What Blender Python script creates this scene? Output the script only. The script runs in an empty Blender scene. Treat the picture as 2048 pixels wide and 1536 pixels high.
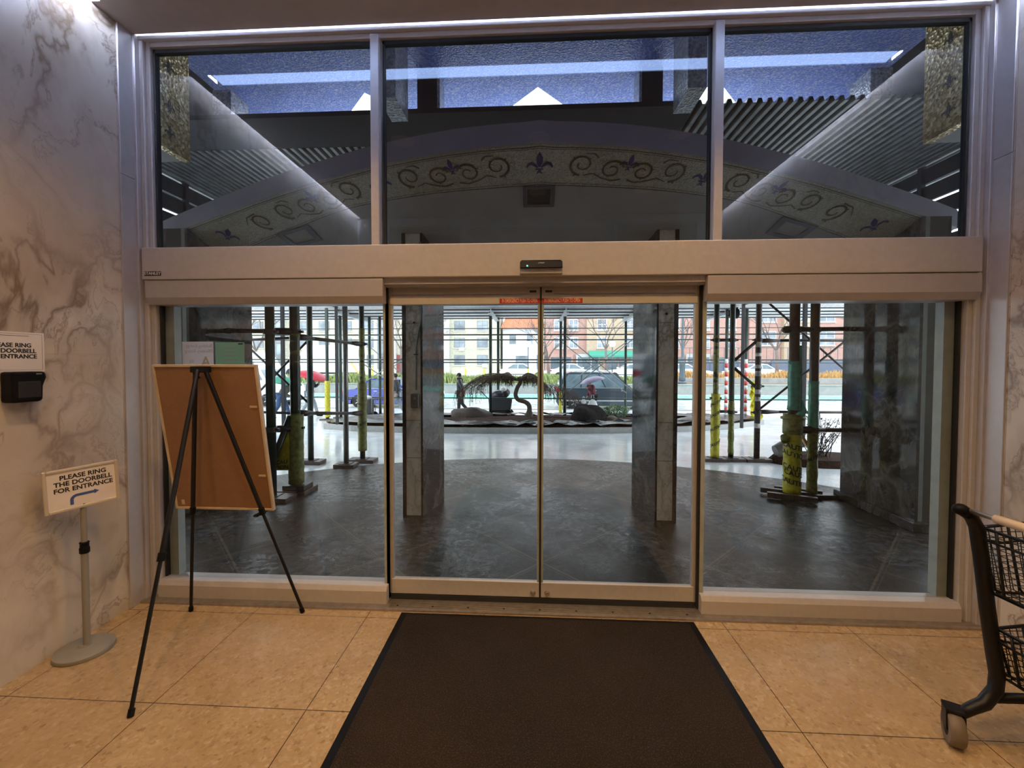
import bpy, math, random
from math import sin, cos, pi, radians, sqrt, atan2
from mathutils import Vector, Matrix
random.seed(7)
S = bpy.context.scene
COL = S.collection

# ------------------------------------------------------------------ camera
cd = bpy.data.cameras.new('camera'); cam = bpy.data.objects.new('camera', cd); COL.objects.link(cam)
cd.sensor_width = 36; cd.lens = 845.6/2048*36; cd.clip_start = .05; cd.clip_end = 400
cd.shift_x = 3.73/2048; cd.shift_y = -19.75/2048
yw, pt, rl = radians(3.01), radians(1.57), radians(.07)
F = Vector((-sin(yw)*cos(pt), cos(yw)*cos(pt), -sin(pt))); R = Vector((cos(yw), sin(yw), 0)); U = R.cross(F)
R2 = R*cos(rl)+U*sin(rl); U2 = -R*sin(rl)+U*cos(rl)
m = Matrix((R2, U2, -F)).transposed().to_4x4(); m.translation = Vector((-.055, -2.78, 1.64))
cam.matrix_world = m
S.camera = cam
# ------------------------------------------------------------------ exposure, sky
S.view_settings.view_transform = 'Standard'; S.view_settings.look = 'None'
S.view_settings.exposure = 0.0; S.view_settings.gamma = 1; S.view_settings.use_curve_mapping = False
w = bpy.data.worlds.new('overcast_sky'); S.world = w; w.use_nodes = True
nt = w.node_tree; nt.nodes.clear()
wo = nt.nodes.new('ShaderNodeOutputWorld'); bg = nt.nodes.new('ShaderNodeBackground')
bg.inputs[0].default_value = (.86, .93, 1, 1); bg.inputs[1].default_value = 5.2
nt.links.new(bg.outputs[0], wo.inputs[0])

# ------------------------------------------------------------------ helpers
ORG = {}
def tag(o, label=None, cat=None, group=None, kind=None):
    if label: o['label'] = label
    if cat: o['category'] = cat
    if group: o['group'] = group
    if kind: o['kind'] = kind
    return o
def thing(name, label, cat, loc=(0, 0, 0), rz=0, group=None):
    o = bpy.data.objects.new(name, None); COL.objects.link(o); o.empty_display_size = .1
    o.location = loc; o.rotation_euler = (0, 0, rz); ORG[o.name] = Vector(loc)
    return tag(o, label, cat, group)
def place(o, loc, rz=0, sc=None):
    o.location = loc; o.rotation_euler = (0, 0, rz)
    if sc: o.scale = (sc, sc, sc)
    return o
def dup(root, loc=None, rz=0, label=None, group=None):
    def cp(o, par):
        c = o.copy(); COL.objects.link(c); c.parent = par
        for ch in [k for k in o.children]: cp(ch, c)
        return c
    r = cp(root, None)
    if loc is not None: r.location = loc; r.rotation_euler = (0, 0, rz)
    if label: r['label'] = label
    if group: r['group'] = group
    return r
def link_mesh(name, me, mt, parent, smooth=False, bev=0):
    o = bpy.data.objects.new(name, me); COL.objects.link(o)
    if mt:
        for k in (mt if isinstance(mt, (list, tuple)) else [mt]): me.materials.append(k)
    if parent:
        o.parent = parent; ORG[o.name] = ORG.get(parent.name, Vector())
    if smooth:
        me.polygons.foreach_set('use_smooth', [True]*len(me.polygons))
        if smooth != 'all':
            try: me.set_sharp_from_angle(angle=radians(40))
            except Exception: pass
    if bev:
        b = o.modifiers.new('bevel', 'BEVEL'); b.width = bev; b.segments = 2; b.limit_method = 'ANGLE'; b.angle_limit = radians(40)
    return o
class MB:
    def __init__(s): s.v = []; s.f = []; s.mi = []; s.M = None
    def add(s, vs, fs, mi=0):
        b = len(s.v)
        if s.M is not None: vs = [s.M @ Vector(v) for v in vs]
        s.v += [tuple(v) for v in vs]; s.f += [tuple(b+i for i in f) for f in fs]; s.mi += [mi]*len(fs)
        return s
    def box(s, x0, x1, y0, y1, z0, z1, mi=0):
        v = [(x, y, z) for x in (x0, x1) for y in (y0, y1) for z in (z0, z1)]
        return s.add(v, [(0, 1, 3, 2), (4, 6, 7, 5), (0, 4, 5, 1), (2, 3, 7, 6), (0, 2, 6, 4), (1, 5, 7, 3)], mi)
    def quad(s, a, b, c, d, mi=0): return s.add([a, b, c, d], [(0, 1, 2, 3)], mi)
    def tube(s, pts, r, n=8, cap=True, mi=0):
        P = [Vector(p) for p in pts]; rr = r if isinstance(r, (list, tuple)) else [r]*len(P)
        T = []
        for i in range(len(P)):
            a = P[max(i-1, 0)]; b = P[min(i+1, len(P)-1)]; t = (b-a)
            T.append(t.normalized() if t.length > 1e-9 else Vector((0, 0, 1)))
        ref = Vector((0, 0, 1)) if abs(T[0].z) < .9 else Vector((1, 0, 0))
        N = (ref - T[0]*ref.dot(T[0])).normalized(); vs = []; fs = []
        for i, p in enumerate(P):
            N = (N - T[i]*N.dot(T[i]))
            N = N.normalized() if N.length > 1e-6 else T[i].orthogonal().normalized()
            B = T[i].cross(N)
            for k in range(n):
                a = 2*pi*k/n; vs.append(p + (N*cos(a)+B*sin(a))*rr[i])
        for i in range(len(P)-1):
            for k in range(n):
                k2 = (k+1) % n; fs.append((i*n+k, i*n+k2, (i+1)*n+k2, (i+1)*n+k))
        if cap:
            fs.append(tuple(range(n))[::-1]); fs.append(tuple((len(P)-1)*n+k for k in range(n)))
        return s.add(vs, fs, mi)
    def bar(s, a, b, wd, th, up=(0, 0, 1), mi=0):
        a = Vector(a); b = Vector(b); t = (b-a).normalized(); u = Vector(up); u = (u-t*u.dot(t)).normalized(); q = t.cross(u)
        vs = []
        for p in (a, b):
            for i, j in ((-1, -1), (1, -1), (1, 1), (-1, 1)): vs.append(p+q*i*wd/2+u*j*th/2)
        return s.add(vs, [(0, 3, 2, 1), (4, 5, 6, 7), (0, 1, 5, 4), (1, 2, 6, 5), (2, 3, 7, 6), (3, 0, 4, 7)], mi)
    def prism(s, poly, fn, mi=0):
        """poly: 2D points; fn(u,v,k) -> 3D, k=0 or 1 for the two sides"""
        n = len(poly); vs = [fn(u, v, 0) for u, v in poly]+[fn(u, v, 1) for u, v in poly]
        fs = [tuple(range(n)), tuple(range(2*n-1, n-1, -1))]+[(i, n+i, n+(i+1) % n, (i+1) % n) for i in range(n)]
        return s.add(vs, fs, mi)
    def lathe(s, prof, c=(0, 0, 0), n=20, mi=0, axis='z'):
        vs = []; fs = []
        for r, z in prof:
            for k in range(n):
                a = 2*pi*k/n; p = (r*cos(a), r*sin(a), z)
                if axis == 'y': p = (p[0], p[2], p[1])
                if axis == 'x': p = (p[2], p[0], p[1])
                vs.append((c[0]+p[0], c[1]+p[1], c[2]+p[2]))
        for i in range(len(prof)-1):
            for k in range(n):
                k2 = (k+1) % n; fs.append((i*n+k, i*n+k2, (i+1)*n+k2, (i+1)*n+k))
        fs.append(tuple(range(n))[::-1]); fs.append(tuple((len(prof)-1)*n+k for k in range(n)))
        return s.add(vs, fs, mi)
    def ell(s, c, r, n=12, m_=8, mi=0):
        vs = []; fs = []
        for i in range(m_+1):
            t = pi*i/m_
            for k in range(n):
                a = 2*pi*k/n; vs.append((c[0]+r[0]*sin(t)*cos(a), c[1]+r[1]*sin(t)*sin(a), c[2]+r[2]*cos(t)))
        for i in range(m_):
            for k in range(n):
                k2 = (k+1) % n; fs.append((i*n+k, (i+1)*n+k, (i+1)*n+k2, i*n+k2))
        return s.add(vs, fs, mi)
    def build(s, name, mt, parent=None, smooth=False, bev=0, world=True):
        o = ORG.get(parent.name, Vector()) if (parent and world) else Vector()
        me = bpy.data.meshes.new(name); me.from_pydata([(x-o.x, y-o.y, z-o.z) for x, y, z in s.v], [], s.f)
        me.validate(); me.update()
        if isinstance(mt, (list, tuple)) and len(me.polygons) == len(s.mi): me.polygons.foreach_set('material_index', s.mi)
        return link_mesh(name, me, mt, parent, smooth, bev)
def struct(name, mb, mt, **k): return tag(mb.build(name, mt, **k), kind='structure')
def one(name, mb, mt, label, cat, group=None, **k): return tag(mb.build(name, mt, **k), label, cat, group)
def text(body, size, Mx, mt, parent=None, name='lettering', align='CENTER', ext=.0006, bold=0.0, sx=1, fn=None):
    c = bpy.data.curves.new(name, 'FONT'); c.body = body; c.size = size; c.align_x = align; c.align_y = 'CENTER'
    c.extrude = ext; c.offset = bold; c.resolution_u = 3; c.space_line = .95
    t = bpy.data.objects.new('tmp', c); COL.objects.link(t)
    me = bpy.data.meshes.new_from_object(t.evaluated_get(bpy.context.evaluated_depsgraph_get()))
    bpy.data.objects.remove(t)
    o = ORG.get(parent.name, Vector()) if parent else Vector()
    for v in me.vertices:
        p = Vector((v.co.x*sx, v.co.y, v.co.z)); p = (fn(p) if fn else Mx @ p); v.co = p-o
    me.materials.clear()
    return link_mesh(name, me, mt, parent)
def frame(origin, xd, yd):
    x = Vector(xd).normalized(); y = Vector(yd).normalized(); z = x.cross(y)
    mm = Matrix((x, y, z)).transposed().to_4x4(); mm.translation = Vector(origin); return mm

# ------------------------------------------------------------------ materials
def nodes(name):
    mt = bpy.data.materials.new(name); mt.use_nodes = True; n = mt.node_tree; b = n.nodes['Principled BSDF']; return mt, n, b
def N(n, t, **kw):
    x = n.nodes.new(t)
    for k, v in kw.items():
        if k.startswith('i_'): x.inputs[k[2:].replace('_', ' ')].default_value = v
        else: setattr(x, k, v)
    return x
def ramp(n, src, stops):
    r = n.nodes.new('ShaderNodeValToRGB'); e = r.color_ramp.elements
    while len(e) < len(stops): e.new(.5)
    for q, (p, c) in zip(e, stops): q.position = p; q.color = (*c, 1) if len(c) == 3 else c
    n.links.new(src, r.inputs[0]); return r.outputs[0]
def objco(n, scale=(1, 1, 1), rot=(0, 0, 0)):
    t = n.nodes.new('ShaderNodeTexCoord'); mp = n.nodes.new('ShaderNodeMapping'); mp.inputs['Scale'].default_value = scale; mp.inputs['Rotation'].default_value = rot
    n.links.new(t.outputs['Object'], mp.inputs[0]); return mp.outputs[0]
def noise(n, co, sc, det=4, dist=0, ro=.5):
    x = N(n, 'ShaderNodeTexNoise'); x.inputs['Scale'].default_value = sc; x.inputs['Detail'].default_value = det
    x.inputs['Distortion'].default_value = dist; x.inputs['Roughness'].default_value = ro
    n.links.new(co, x.inputs['Vector']); return x.outputs['Fac']
def math_(n, op, a, b=None, c=None):
    x = N(n, 'ShaderNodeMath', operation=op)
    for i, q in enumerate((a, b, c)):
        if q is None: continue
        if isinstance(q, (int, float)): x.inputs[i].default_value = q
        else: n.links.new(q, x.inputs[i])
    return x.outputs[0]
def mixc(n, fac, a, b, mode='MIX'):
    x = N(n, 'ShaderNodeMix', data_type='RGBA', blend_type=mode)
    for i, q in ((0, fac), (6, a), (7, b)):
        if isinstance(q, (int, float)): x.inputs[i].default_value = q
        elif isinstance(q, tuple): x.inputs[i].default_value = (*q, 1)
        else: n.links.new(q, x.inputs[i])
    return x.outputs[2]
def bump(n, b, h, st=.2, dist=.01):
    x = N(n, 'ShaderNodeBump'); x.inputs['Strength'].default_value = st; x.inputs['Distance'].default_value = dist
    n.links.new(h, x.inputs['Height']); n.links.new(x.outputs[0], b.inputs['Normal'])
def M(name, c, rough=.5, metal=0, var=.12, sc=12, bmp=0, emit=None, es=0, spec=.5, coat=0):
    mt, n, b = nodes(name)
    f = noise(n, objco(n), sc, 4)
    lo = tuple(max(0, x*(1-var)) for x in c); hi = tuple(min(1, x*(1+var)) for x in c)
    n.links.new(ramp(n, f, [(.3, lo), (.7, hi)]), b.inputs['Base Color'])
    b.inputs['Roughness'].default_value = rough; b.inputs['Metallic'].default_value = metal
    b.inputs['Specular IOR Level'].default_value = spec; b.inputs['Coat Weight'].default_value = coat
    if bmp: bump(n, b, f, bmp)
    if emit: b.inputs['Emission Color'].default_value = (*emit, 1); b.inputs['Emission Strength'].default_value = es
    return mt
def glassmat(name, tint=(.85, .88, .87), f0=.02, rough=0):
    """thin pane: two faces, each reflecting f0 head-on (Schlick)"""
    mt = bpy.data.materials.new(name); mt.use_nodes = True; n = mt.node_tree; n.nodes.clear()
    o = N(n, 'ShaderNodeOutputMaterial'); mx = N(n, 'ShaderNodeMixShader'); tr = N(n, 'ShaderNodeBsdfTransparent'); gl = N(n, 'ShaderNodeBsdfGlossy'); lw = N(n, 'ShaderNodeLayerWeight')
    lw.inputs[0].default_value = .5
    f = math_(n, 'ADD', math_(n, 'MULTIPLY', math_(n, 'POWER', lw.outputs['Facing'], 5), 1-f0), f0)
    tr.inputs[0].default_value = (*[x**.5 for x in tint], 1); gl.inputs['Roughness'].default_value = rough
    n.links.new(f, mx.inputs[0]); n.links.new(tr.outputs[0], mx.inputs[1]); n.links.new(gl.outputs[0], mx.inputs[2]); n.links.new(mx.outputs[0], o.inputs[0])
    return mt
def marble(name, base, vein, tan, rough=.25, dark=False, sc=1.0, joint=None):
    mt, n, b = nodes(name); co = objco(n, (sc, sc, sc*.75), (.5, .3, .2))
    w1 = noise(n, co, 1.5, 5, .6); d = N(n, 'ShaderNodeVectorMath', operation='SCALE'); cx = N(n, 'ShaderNodeCombineXYZ')
    w2 = noise(n, co, 3.1, 5, .3)
    n.links.new(w1, cx.inputs[0]); n.links.new(w2, cx.inputs[1]); n.links.new(w1, cx.inputs[2])
    n.links.new(cx.outputs[0], d.inputs[0]); d.inputs['Scale'].default_value = 1.3
    ad = N(n, 'ShaderNodeVectorMath', operation='ADD'); n.links.new(co, ad.inputs[0]); n.links.new(d.outputs[0], ad.inputs[1])
    v1 = N(n, 'ShaderNodeTexVoronoi', feature='DISTANCE_TO_EDGE'); v1.inputs['Scale'].default_value = 1.4; n.links.new(ad.outputs[0], v1.inputs['Vector'])
    e1 = ramp(n, v1.outputs['Distance'], [(0, (1, 1, 1)), (.014, (.8, .8, .8)), (.05, (.32, .32, .32)), (.16, (0, 0, 0))])
    f2 = noise(n, ad.outputs[0], 2.2, 8, .4, .6); a2 = math_(n, 'ABSOLUTE', math_(n, 'SUBTRACT', f2, .5))
    e2 = ramp(n, a2, [(0, (.9, .9, .9)), (.012, (.35, .35, .35)), (.05, (0, 0, 0))])
    pat = ramp(n, noise(n, co, .9, 3), [(.4, (0, 0, 0)), (.62, (1, 1, 1))])
    msk = ramp(n, noise(n, co, 1.1, 2), [(.34, (.15, .15, .15)), (.56, (1, 1, 1))])
    ve = math_(n, 'MULTIPLY', math_(n, 'MAXIMUM', e1, e2), msk)
    cl = ramp(n, noise(n, ad.outputs[0], 2.0, 6, .2), [(.35, tuple(x*.86 for x in base)), (.65, base)])
    c1 = mixc(n, math_(n, 'MULTIPLY', pat, .55), cl, tan); c2 = mixc(n, ve, c1, vein)
    n.links.new(c2, b.inputs['Base Color']); b.inputs['Roughness'].default_value = rough
    return mt
MAR = marble('white_veined_marble', (.68, .64, .58), (.20, .14, .09), (.47, .37, .28), .3)
MARX = marble('weathered_cream_marble', (.80, .80, .70), (.30, .28, .2), (.66, .63, .48), .4, sc=1.6)
MARK = marble('black_veined_marble', (.016, .017, .018), (.13, .125, .11), (.022, .022, .024), .06, sc=1.0)
ALU = M('satin_aluminium', (.54, .52, .515), .42, .25, .04, 30)
ALU2 = M('brushed_aluminium_panel', (.50, .48, .49), .38, .35, .04, 20)
STEEL = M('worn_steel_plate', (.42, .38, .33), .35, .8, .15, 25)
GASKET = M('black_gasket', (.012, .012, .012), .6)
BRUSH = M('black_brush_seal', (.01, .01, .01), .9, bmp=.5, sc=200)
GLASS = glassmat('door_glass', (.80, .83, .82), .036)
GLASST = glassmat('transom_glass', (.64, .67, .69), .065)
EDGE = M('frosted_glass_edge', (.34, .38, .37), .35)
BLACK = M('black_plastic', (.006, .006, .007), .45, spec=.12)
BLACKM = M('black_powder_coated_metal', (.007, .007, .008), .42, spec=.3)
def paper(name, c, tr=.0):
    mt = M(name, c, .7, var=.02)
    if tr:
        n = mt.node_tree; b = n.nodes['Principled BSDF']; o = n.nodes['Material Output']; t = N(n, 'ShaderNodeBsdfTranslucent'); t.inputs[0].default_value = (*c, 1); mx = N(n, 'ShaderNodeMixShader'); mx.inputs[0].default_value = tr
        n.links.new(b.outputs[0], mx.inputs[1]); n.links.new(t.outputs[0], mx.inputs[2]); n.links.new(mx.outputs[0], o.inputs[0])
    return mt
WHITEP = paper('white_paper', (.78, .75, .74)); WHITET = paper('thin_white_paper', (.80, .80, .86), .75); GREENP = paper('pale_green_paper', (.40, .62, .54), .7)
INK = M('black_ink', (.015, .015, .02), .7)
GINK = M('faint_grey_ink', (.42, .39, .38), .7)
BINK = M('blue_ink', (.05, .1, .32), .6)
# interior floor
def floor_mat():
    mt, n, b = nodes('terrazzo_tile'); t = N(n, 'ShaderNodeTexCoord'); sp = N(n, 'ShaderNodeSeparateXYZ'); n.links.new(t.outputs['Object'], sp.inputs[0])
    co = objco(n)
    v = N(n, 'ShaderNodeTexVoronoi'); v.inputs['Scale'].default_value = 70; n.links.new(co, v.inputs['Vector'])
    spk = ramp(n, v.outputs['Color'], [(0, (.28, .19, .10)), (.25, (.44, .325, .185)), (.75, (.49, .365, .21)), (1, (.58, .46, .30))])
    cld = ramp(n, noise(n, co, 3, 5), [(.3, (.86, .84, .82)), (.7, (1.0, 1.0, 1.0))])
    c = mixc(n, 1.0, spk, cld, 'MULTIPLY')
    spots = ramp(n, noise(n, co, 38, 2), [(.24, (1, 1, 1)), (.27, (0, 0, 0))])
    c = mixc(n, math_(n, 'MULTIPLY', spots, .5), c, (.2, .11, .06))
    def ln(src, off, per, wd):
        a = math_(n, 'FRACT', math_(n, 'DIVIDE', math_(n, 'ADD', src, off), per))
        a = math_(n, 'ABSOLUTE', math_(n, 'SUBTRACT', a, .5)); return math_(n, 'GREATER_THAN', a, .5-wd/per)
    g = math_(n, 'MAXIMUM', ln(sp.outputs[0], 1.871, .754, .0022), ln(sp.outputs[1], .882, .726, .0022))
    c = mixc(n, g, c, (.06, .035, .02))
    n.links.new(c, b.inputs['Base Color']); b.inputs['Roughness'].default_value = .22; b.inputs['Specular IOR Level'].default_value = .4
    n.links.new(ramp(n, noise(n, co, 14, 4), [(.3, (.16, .16, .16)), (.7, (.34, .34, .34))]), b.inputs['Roughness'])
    return mt
FLOOR = floor_mat()
CEIL = M('taupe_plaster', (.40, .36, .33), .8, var=.04)
LWALL = M('warm_grey_plaster', (.35, .32, .29), .8, var=.05)
def pave_mat(name, lo, hi, r0, r1, lines=True, sc=1.2, spec=.6, wsc=2.3, bm=.28, b1=9, b2=45, lc=.3):
    mt, n, b = nodes(name); t = N(n, 'ShaderNodeTexCoord'); sp = N(n, 'ShaderNodeSeparateXYZ'); n.links.new(t.outputs['Object'], sp.inputs[0])
    co = objco(n); big = noise(n, co, sc, 6, .3, .6); fine = noise(n, co, 45, 3)
    c = ramp(n, big, [(.3, lo), (.7, hi)]); c = mixc(n, .35, c, ramp(n, fine, [(.3, tuple(x*.6 for x in lo)), (.7, tuple(min(1, x*1.2) for x in hi))]))
    if lines:
        def ln(src, off, per, wd):
            a = math_(n, 'FRACT', math_(n, 'DIVIDE', math_(n, 'ADD', src, off), per))
            a = math_(n, 'ABSOLUTE', math_(n, 'SUBTRACT', a, .5)); return math_(n, 'GREATER_THAN', a, .5-wd/per)
        s1 = math_(n, 'SUBTRACT', sp.outputs[0], sp.outputs[1]); s2 = math_(n, 'ADD', sp.outputs[0], sp.outputs[1])
        g = math_(n, 'MAXIMUM', ln(s1, -.70, 1.33, .012), ln(s2, .65, 1.33, .012))
        g2 = math_(n, 'MAXIMUM', ln(s1, -.74, 1.33, .004), ln(s2, .69, 1.33, .004))
        g = math_(n, 'MAXIMUM', g, g2)
        c = mixc(n, math_(n, 'MULTIPLY', g, .75), c, tuple(x*lc for x in lo))
    n.links.new(c, b.inputs['Base Color'])
    wet = ramp(n, noise(n, co, wsc, 4, .2), [(.30, (r0,)*3), (.72, (r1,)*3)]); n.links.new(wet, b.inputs['Roughness'])
    b.inputs['Specular IOR Level'].default_value = spec
    h = math_(n, 'ADD', math_(n, 'MULTIPLY', noise(n, co, b1, 3), .5), math_(n, 'MULTIPLY', noise(n, co, b2, 2), .5)); bump(n, b, h, bm, .03)
    return mt
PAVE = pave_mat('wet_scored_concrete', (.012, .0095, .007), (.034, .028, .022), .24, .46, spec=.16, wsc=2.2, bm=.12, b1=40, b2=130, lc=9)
DRIVE = pave_mat('wet_driveway_concrete', (.62, .67, .72), (.78, .82, .86), .05, .25, False, .6, bm=.05)
ROAD = pave_mat('wet_road', (.36, .38, .40), (.50, .53, .56), .08, .3, False, .3, bm=.05)
BIKE = pave_mat('green_lane_paint', (.12, .42, .33), (.2, .55, .45), .15, .4, False, .5)
CURB = pave_mat('wet_grey_curb_concrete', (.2, .2, .19), (.34, .34, .33), .25, .5, False, 2)
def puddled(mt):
    """thin standing water in speckles: glossier, with pale highlights put into the colour"""
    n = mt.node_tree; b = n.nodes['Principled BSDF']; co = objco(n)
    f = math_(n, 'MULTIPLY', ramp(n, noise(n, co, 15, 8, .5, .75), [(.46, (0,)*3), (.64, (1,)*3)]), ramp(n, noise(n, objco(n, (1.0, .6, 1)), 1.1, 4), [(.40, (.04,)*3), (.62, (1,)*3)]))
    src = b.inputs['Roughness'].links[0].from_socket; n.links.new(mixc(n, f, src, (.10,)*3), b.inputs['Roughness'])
    src = b.inputs['Base Color'].links[0].from_socket; n.links.new(mixc(n, math_(n, 'MULTIPLY', f, .5), src, (.22, .26, .32)), b.inputs['Base Color'])  # pale blue mix paints the blue-white highlights of the wet concrete
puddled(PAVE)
def carpet():
    mt, n, b = nodes('dark_ribbed_carpet'); co = objco(n)
    f = noise(n, co, 170, 2); g = noise(n, co, 1.3, 3)
    c = mixc(n, g, (.010, .009, .008), (.034, .022, .013)); c = mixc(n, math_(n, 'MULTIPLY', ramp(n, f, [(.52, (0, 0, 0)), (.68, (1, 1, 1))]), .5), c, (.085, .06, .038))
    n.links.new(c, b.inputs['Base Color']); b.inputs['Roughness'].default_value = .95; b.inputs['Specular IOR Level'].default_value = .1; bump(n, b, f, .6, .01)
    return mt
CARPET = carpet()
def mosaic(name, c0, c1, c2, sc=120, rough=.3, metal=0):
    mt, n, b = nodes(name); co = objco(n)
    v = N(n, 'ShaderNodeTexVoronoi'); v.inputs['Scale'].default_value = sc; n.links.new(co, v.inputs['Vector'])
    c = ramp(n, v.outputs['Color'], [(.1, c0), (.5, c1), (.9, c2)])
    cl = ramp(n, noise(n, co, 3, 4), [(.3, (.75,)*3), (.7, (1, 1, 1))])
    n.links.new(mixc(n, 1, c, cl, 'MULTIPLY'), b.inputs['Base Color']); b.inputs['Roughness'].default_value = rough; b.inputs['Metallic'].default_value = metal
    bump(n, b, v.outputs['Distance'], .5, .01); return mt
CREAM = mosaic('cream_mosaic', (.30, .28, .19), (.42, .39, .28), (.50, .47, .36), 90)
BLUEM = mosaic('blue_mosaic', (.16, .27, .85), (.26, .38, .95), (.60, .68, .95), 60)
GOLD = mosaic('gold_mosaic', (.30, .20, .06), (.60, .44, .16), (1.0, .86, .48), 48, .3, .55)
SILV = mosaic('silver_mosaic', (.35, .38, .4), (.55, .58, .62), (.8, .82, .85), 50, .25, .3)
SOFF = M('grey_painted_concrete', (.34, .325, .30), .7, var=.08, sc=3)
FASC = M('mauve_grey_painted_fascia', (.20, .185, .22), .6, var=.06, sc=4)
MBLUE = M('dark_blue_tesserae', (.04, .04, .16), .4); MOLIVE = M('olive_brown_tesserae', (.12, .095, .04), .4); MGREY = M('slate_grey_tesserae', (.10, .10, .11), .4)
PIPE = M('dark_green_painted_pipe', (.018, .034, .028), .35, .2, .4, 18)
PIPEG = M('galvanised_pipe', (.22, .23, .22), .35, .6, .2, 20)
PIPEB = M('rusty_black_pipe', (.03, .025, .024), .45, .3, .5, 25)
WRAPG = M('green_plastic_wrap', (.05, .30, .22), .35, var=.3, sc=20, bmp=.3)
TAPEY = M('yellow_caution_tape', (.46, .41, .02), .4, var=.3, sc=14, bmp=.3)
TAPEO = M('dirty_yellow_tape_wrap', (.17, .175, .04), .5, var=.5, sc=22, bmp=.4)
REDT = M('red_reflective_tape', (.55, .05, .04), .4); WHT = M('white_paint', (.75, .75, .74), .45)
WOOD = M('wet_timber_plank', (.07, .045, .035), .45, var=.4, sc=20)
CORR = M('galvanised_corrugated_steel', (.17, .175, .17), .35, .6, .3, 8)
PLY = M('black_plywood', (.02, .022, .028), .7)
BEAMW = M('white_painted_beam', (.55, .57, .58), .5)
BRD = M('brown_fibreboard', (.27, .145, .065), .65, var=.06, sc=40)
BRDE = M('pale_wood_frame', (.60, .50, .38), .5)

# ================================================================== INTERIOR SHELL
XW = 2.725; ZC = 3.82
struct('floor', MB().box(-XW-.2, XW+.2, -9, .02, -.1, 0), FLOOR)
def side_wall(s):
    mb = MB()
    x0, x1 = (s*XW, s*(XW+.2)) if s > 0 else (s*(XW+.2), s*XW)
    for a, b in ((0, 1.6845), (1.6855, ZC+.12)):
        for y0, y1 in ((-.155, .1), (-1.6, -.157), (-3.1, -1.602), (-3.6, -3.102)): mb.box(x0, x1, y0, y1, a, b)
    mb.box(*((x0+.01, x1) if s > 0 else (x0, x1-.01)), -3.6, .099, 0, ZC+.12)
    mb.box(x0, x1, -9, -3.602, 0, ZC+.18); mb.box(x0, x1, -3.6, .1, ZC+.1, ZC+.2)
    return mb
struct('wall_left', side_wall(-1), MAR); struct('wall_right', side_wall(1), MAR)
mb = MB(); mb.box(-XW, XW, -.30, -.042, ZC, ZC+.04); mb.box(-2.55, 2.55, -.43, -.30, ZC+.04, ZC+.12); mb.box(-2.665, 2.665, -3.5, -.42, ZC, ZC+.02); mb.box(-XW-.2, XW+.2, -3.6, .1, ZC+.18, ZC+.25)
mb.box(-2.665, -2.55, -.43, -.30, ZC, ZC+.02); mb.box(2.55, 2.665, -.43, -.30, ZC, ZC+.02); mb.box(-2.55, 2.55, -.44, -.42, ZC+.02, ZC+.10)
mb.box(-XW, XW, -9, -3.5, ZC, ZC+.12)
struct('ceiling', mb, CEIL)
struct('wall_back', MB().box(-XW, XW, -9.1, -9, 0, ZC+.1), LWALL)
# back storefront behind the camera (seen mirrored in the glass)
mb = MB(); mb.box(-2.3, 2.4, -3.62, -3.52, 3.7, 3.82)
for x in (-2.3, -1.15, 1.13, 2.34): mb.box(x, x+.07, -3.62, -3.50, 0, 3.7)
mb.box(-2.3, 2.4, -3.62, -3.50, 2.2, 2.38); mb.box(-2.72, -2.3, -3.6, -3.52, 0, 3.82); mb.box(2.4, 2.72, -3.6, -3.52, 0, 3.82)
struct('trim_1', mb, ALU)
# cool linear lamps in the ceiling slots
CPAN = M('frosted_lamp_panel', (.8, .85, 1), emit=(.38, .55, 1), es=9)
CSTRIP = M('cool_linear_lamp', (.8, .85, 1), emit=(.60, .71, 1), es=800)
tag(MB().box(-2.5, 2.5, -.418, -.315, ZC+.004, ZC+.03).build('linear_lamp', CPAN), 'long frosted cool white lamp panel in the ceiling along the glass front', 'lamp')
CSTR2 = M('cool_slot_lamp', (.8, .85, 1), emit=(.50, .64, 1), es=130)
tag(MB().box(-2.6, 2.6, -.08, -.055, ZC+.11, ZC+.13).build('linear_lamp', CSTR2), 'long cool white lamp hidden in the slot above the glass front frame', 'lamp')
for s, nm in ((-1, 'left'), (1, 'right')):
    a, b = sorted((s*2.625, s*2.655))
    tag(MB().box(a, b, -3.45, -.46, ZC+.11, ZC+.13).build('linear_lamp', CSTRIP), 'long cool white lamp hidden in the ceiling slot along the %s marble wall' % nm, 'lamp')
LAMPD = M('warm_lamp_diffuser', (.9, .7, .4), emit=(1, .62, .22), es=7)
CAN = M('warm_white_trim_ring', (.7, .6, .45), .5)
def downlight(x, y, label, pw=80, z=ZC):
    t = thing('downlight', label, 'ceiling lamp', (x, y, z), group='recessed lamps in the lobby ceiling')
    MB().lathe([(.085, -.004), (.11, -.006), (.11, .0), (.085, .0)], (x, y, z), 28).build('trim_ring', CAN, t, smooth=True)
    MB().lathe([(.088, -.003), (.05, -.0032), (.0, -.0033)], (x, y, z), 28).build('diffuser', LAMPD, t)
    l = bpy.data.lights.new('lamp_glow', 'SPOT'); l.energy = pw; l.color = (1, .585, .215); l.spot_size = radians(125); l.spot_blend = .7; l.shadow_soft_size = .04
    o = bpy.data.objects.new('lamp_glow', l); COL.objects.link(o); o.parent = t; o.location = (0, 0, -.05)
for y, w_ in ((-1.31, 'first row behind the entrance glass'), (-2.62, 'second row behind the entrance glass')):
    for x, h_ in ((-1.34, 'left'), (0, 'middle'), (1.34, 'right')):
        downlight(x, y, 'round warm recessed ceiling lamp, %s one of the %s' % (h_, w_))
for x, h_ in ((-2.45, 'left'), (0, 'middle'), (2.45, 'right')): downlight(x, -4.9, 'round warm recessed ceiling lamp, %s one of the rear lobby row' % h_, 50)

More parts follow.
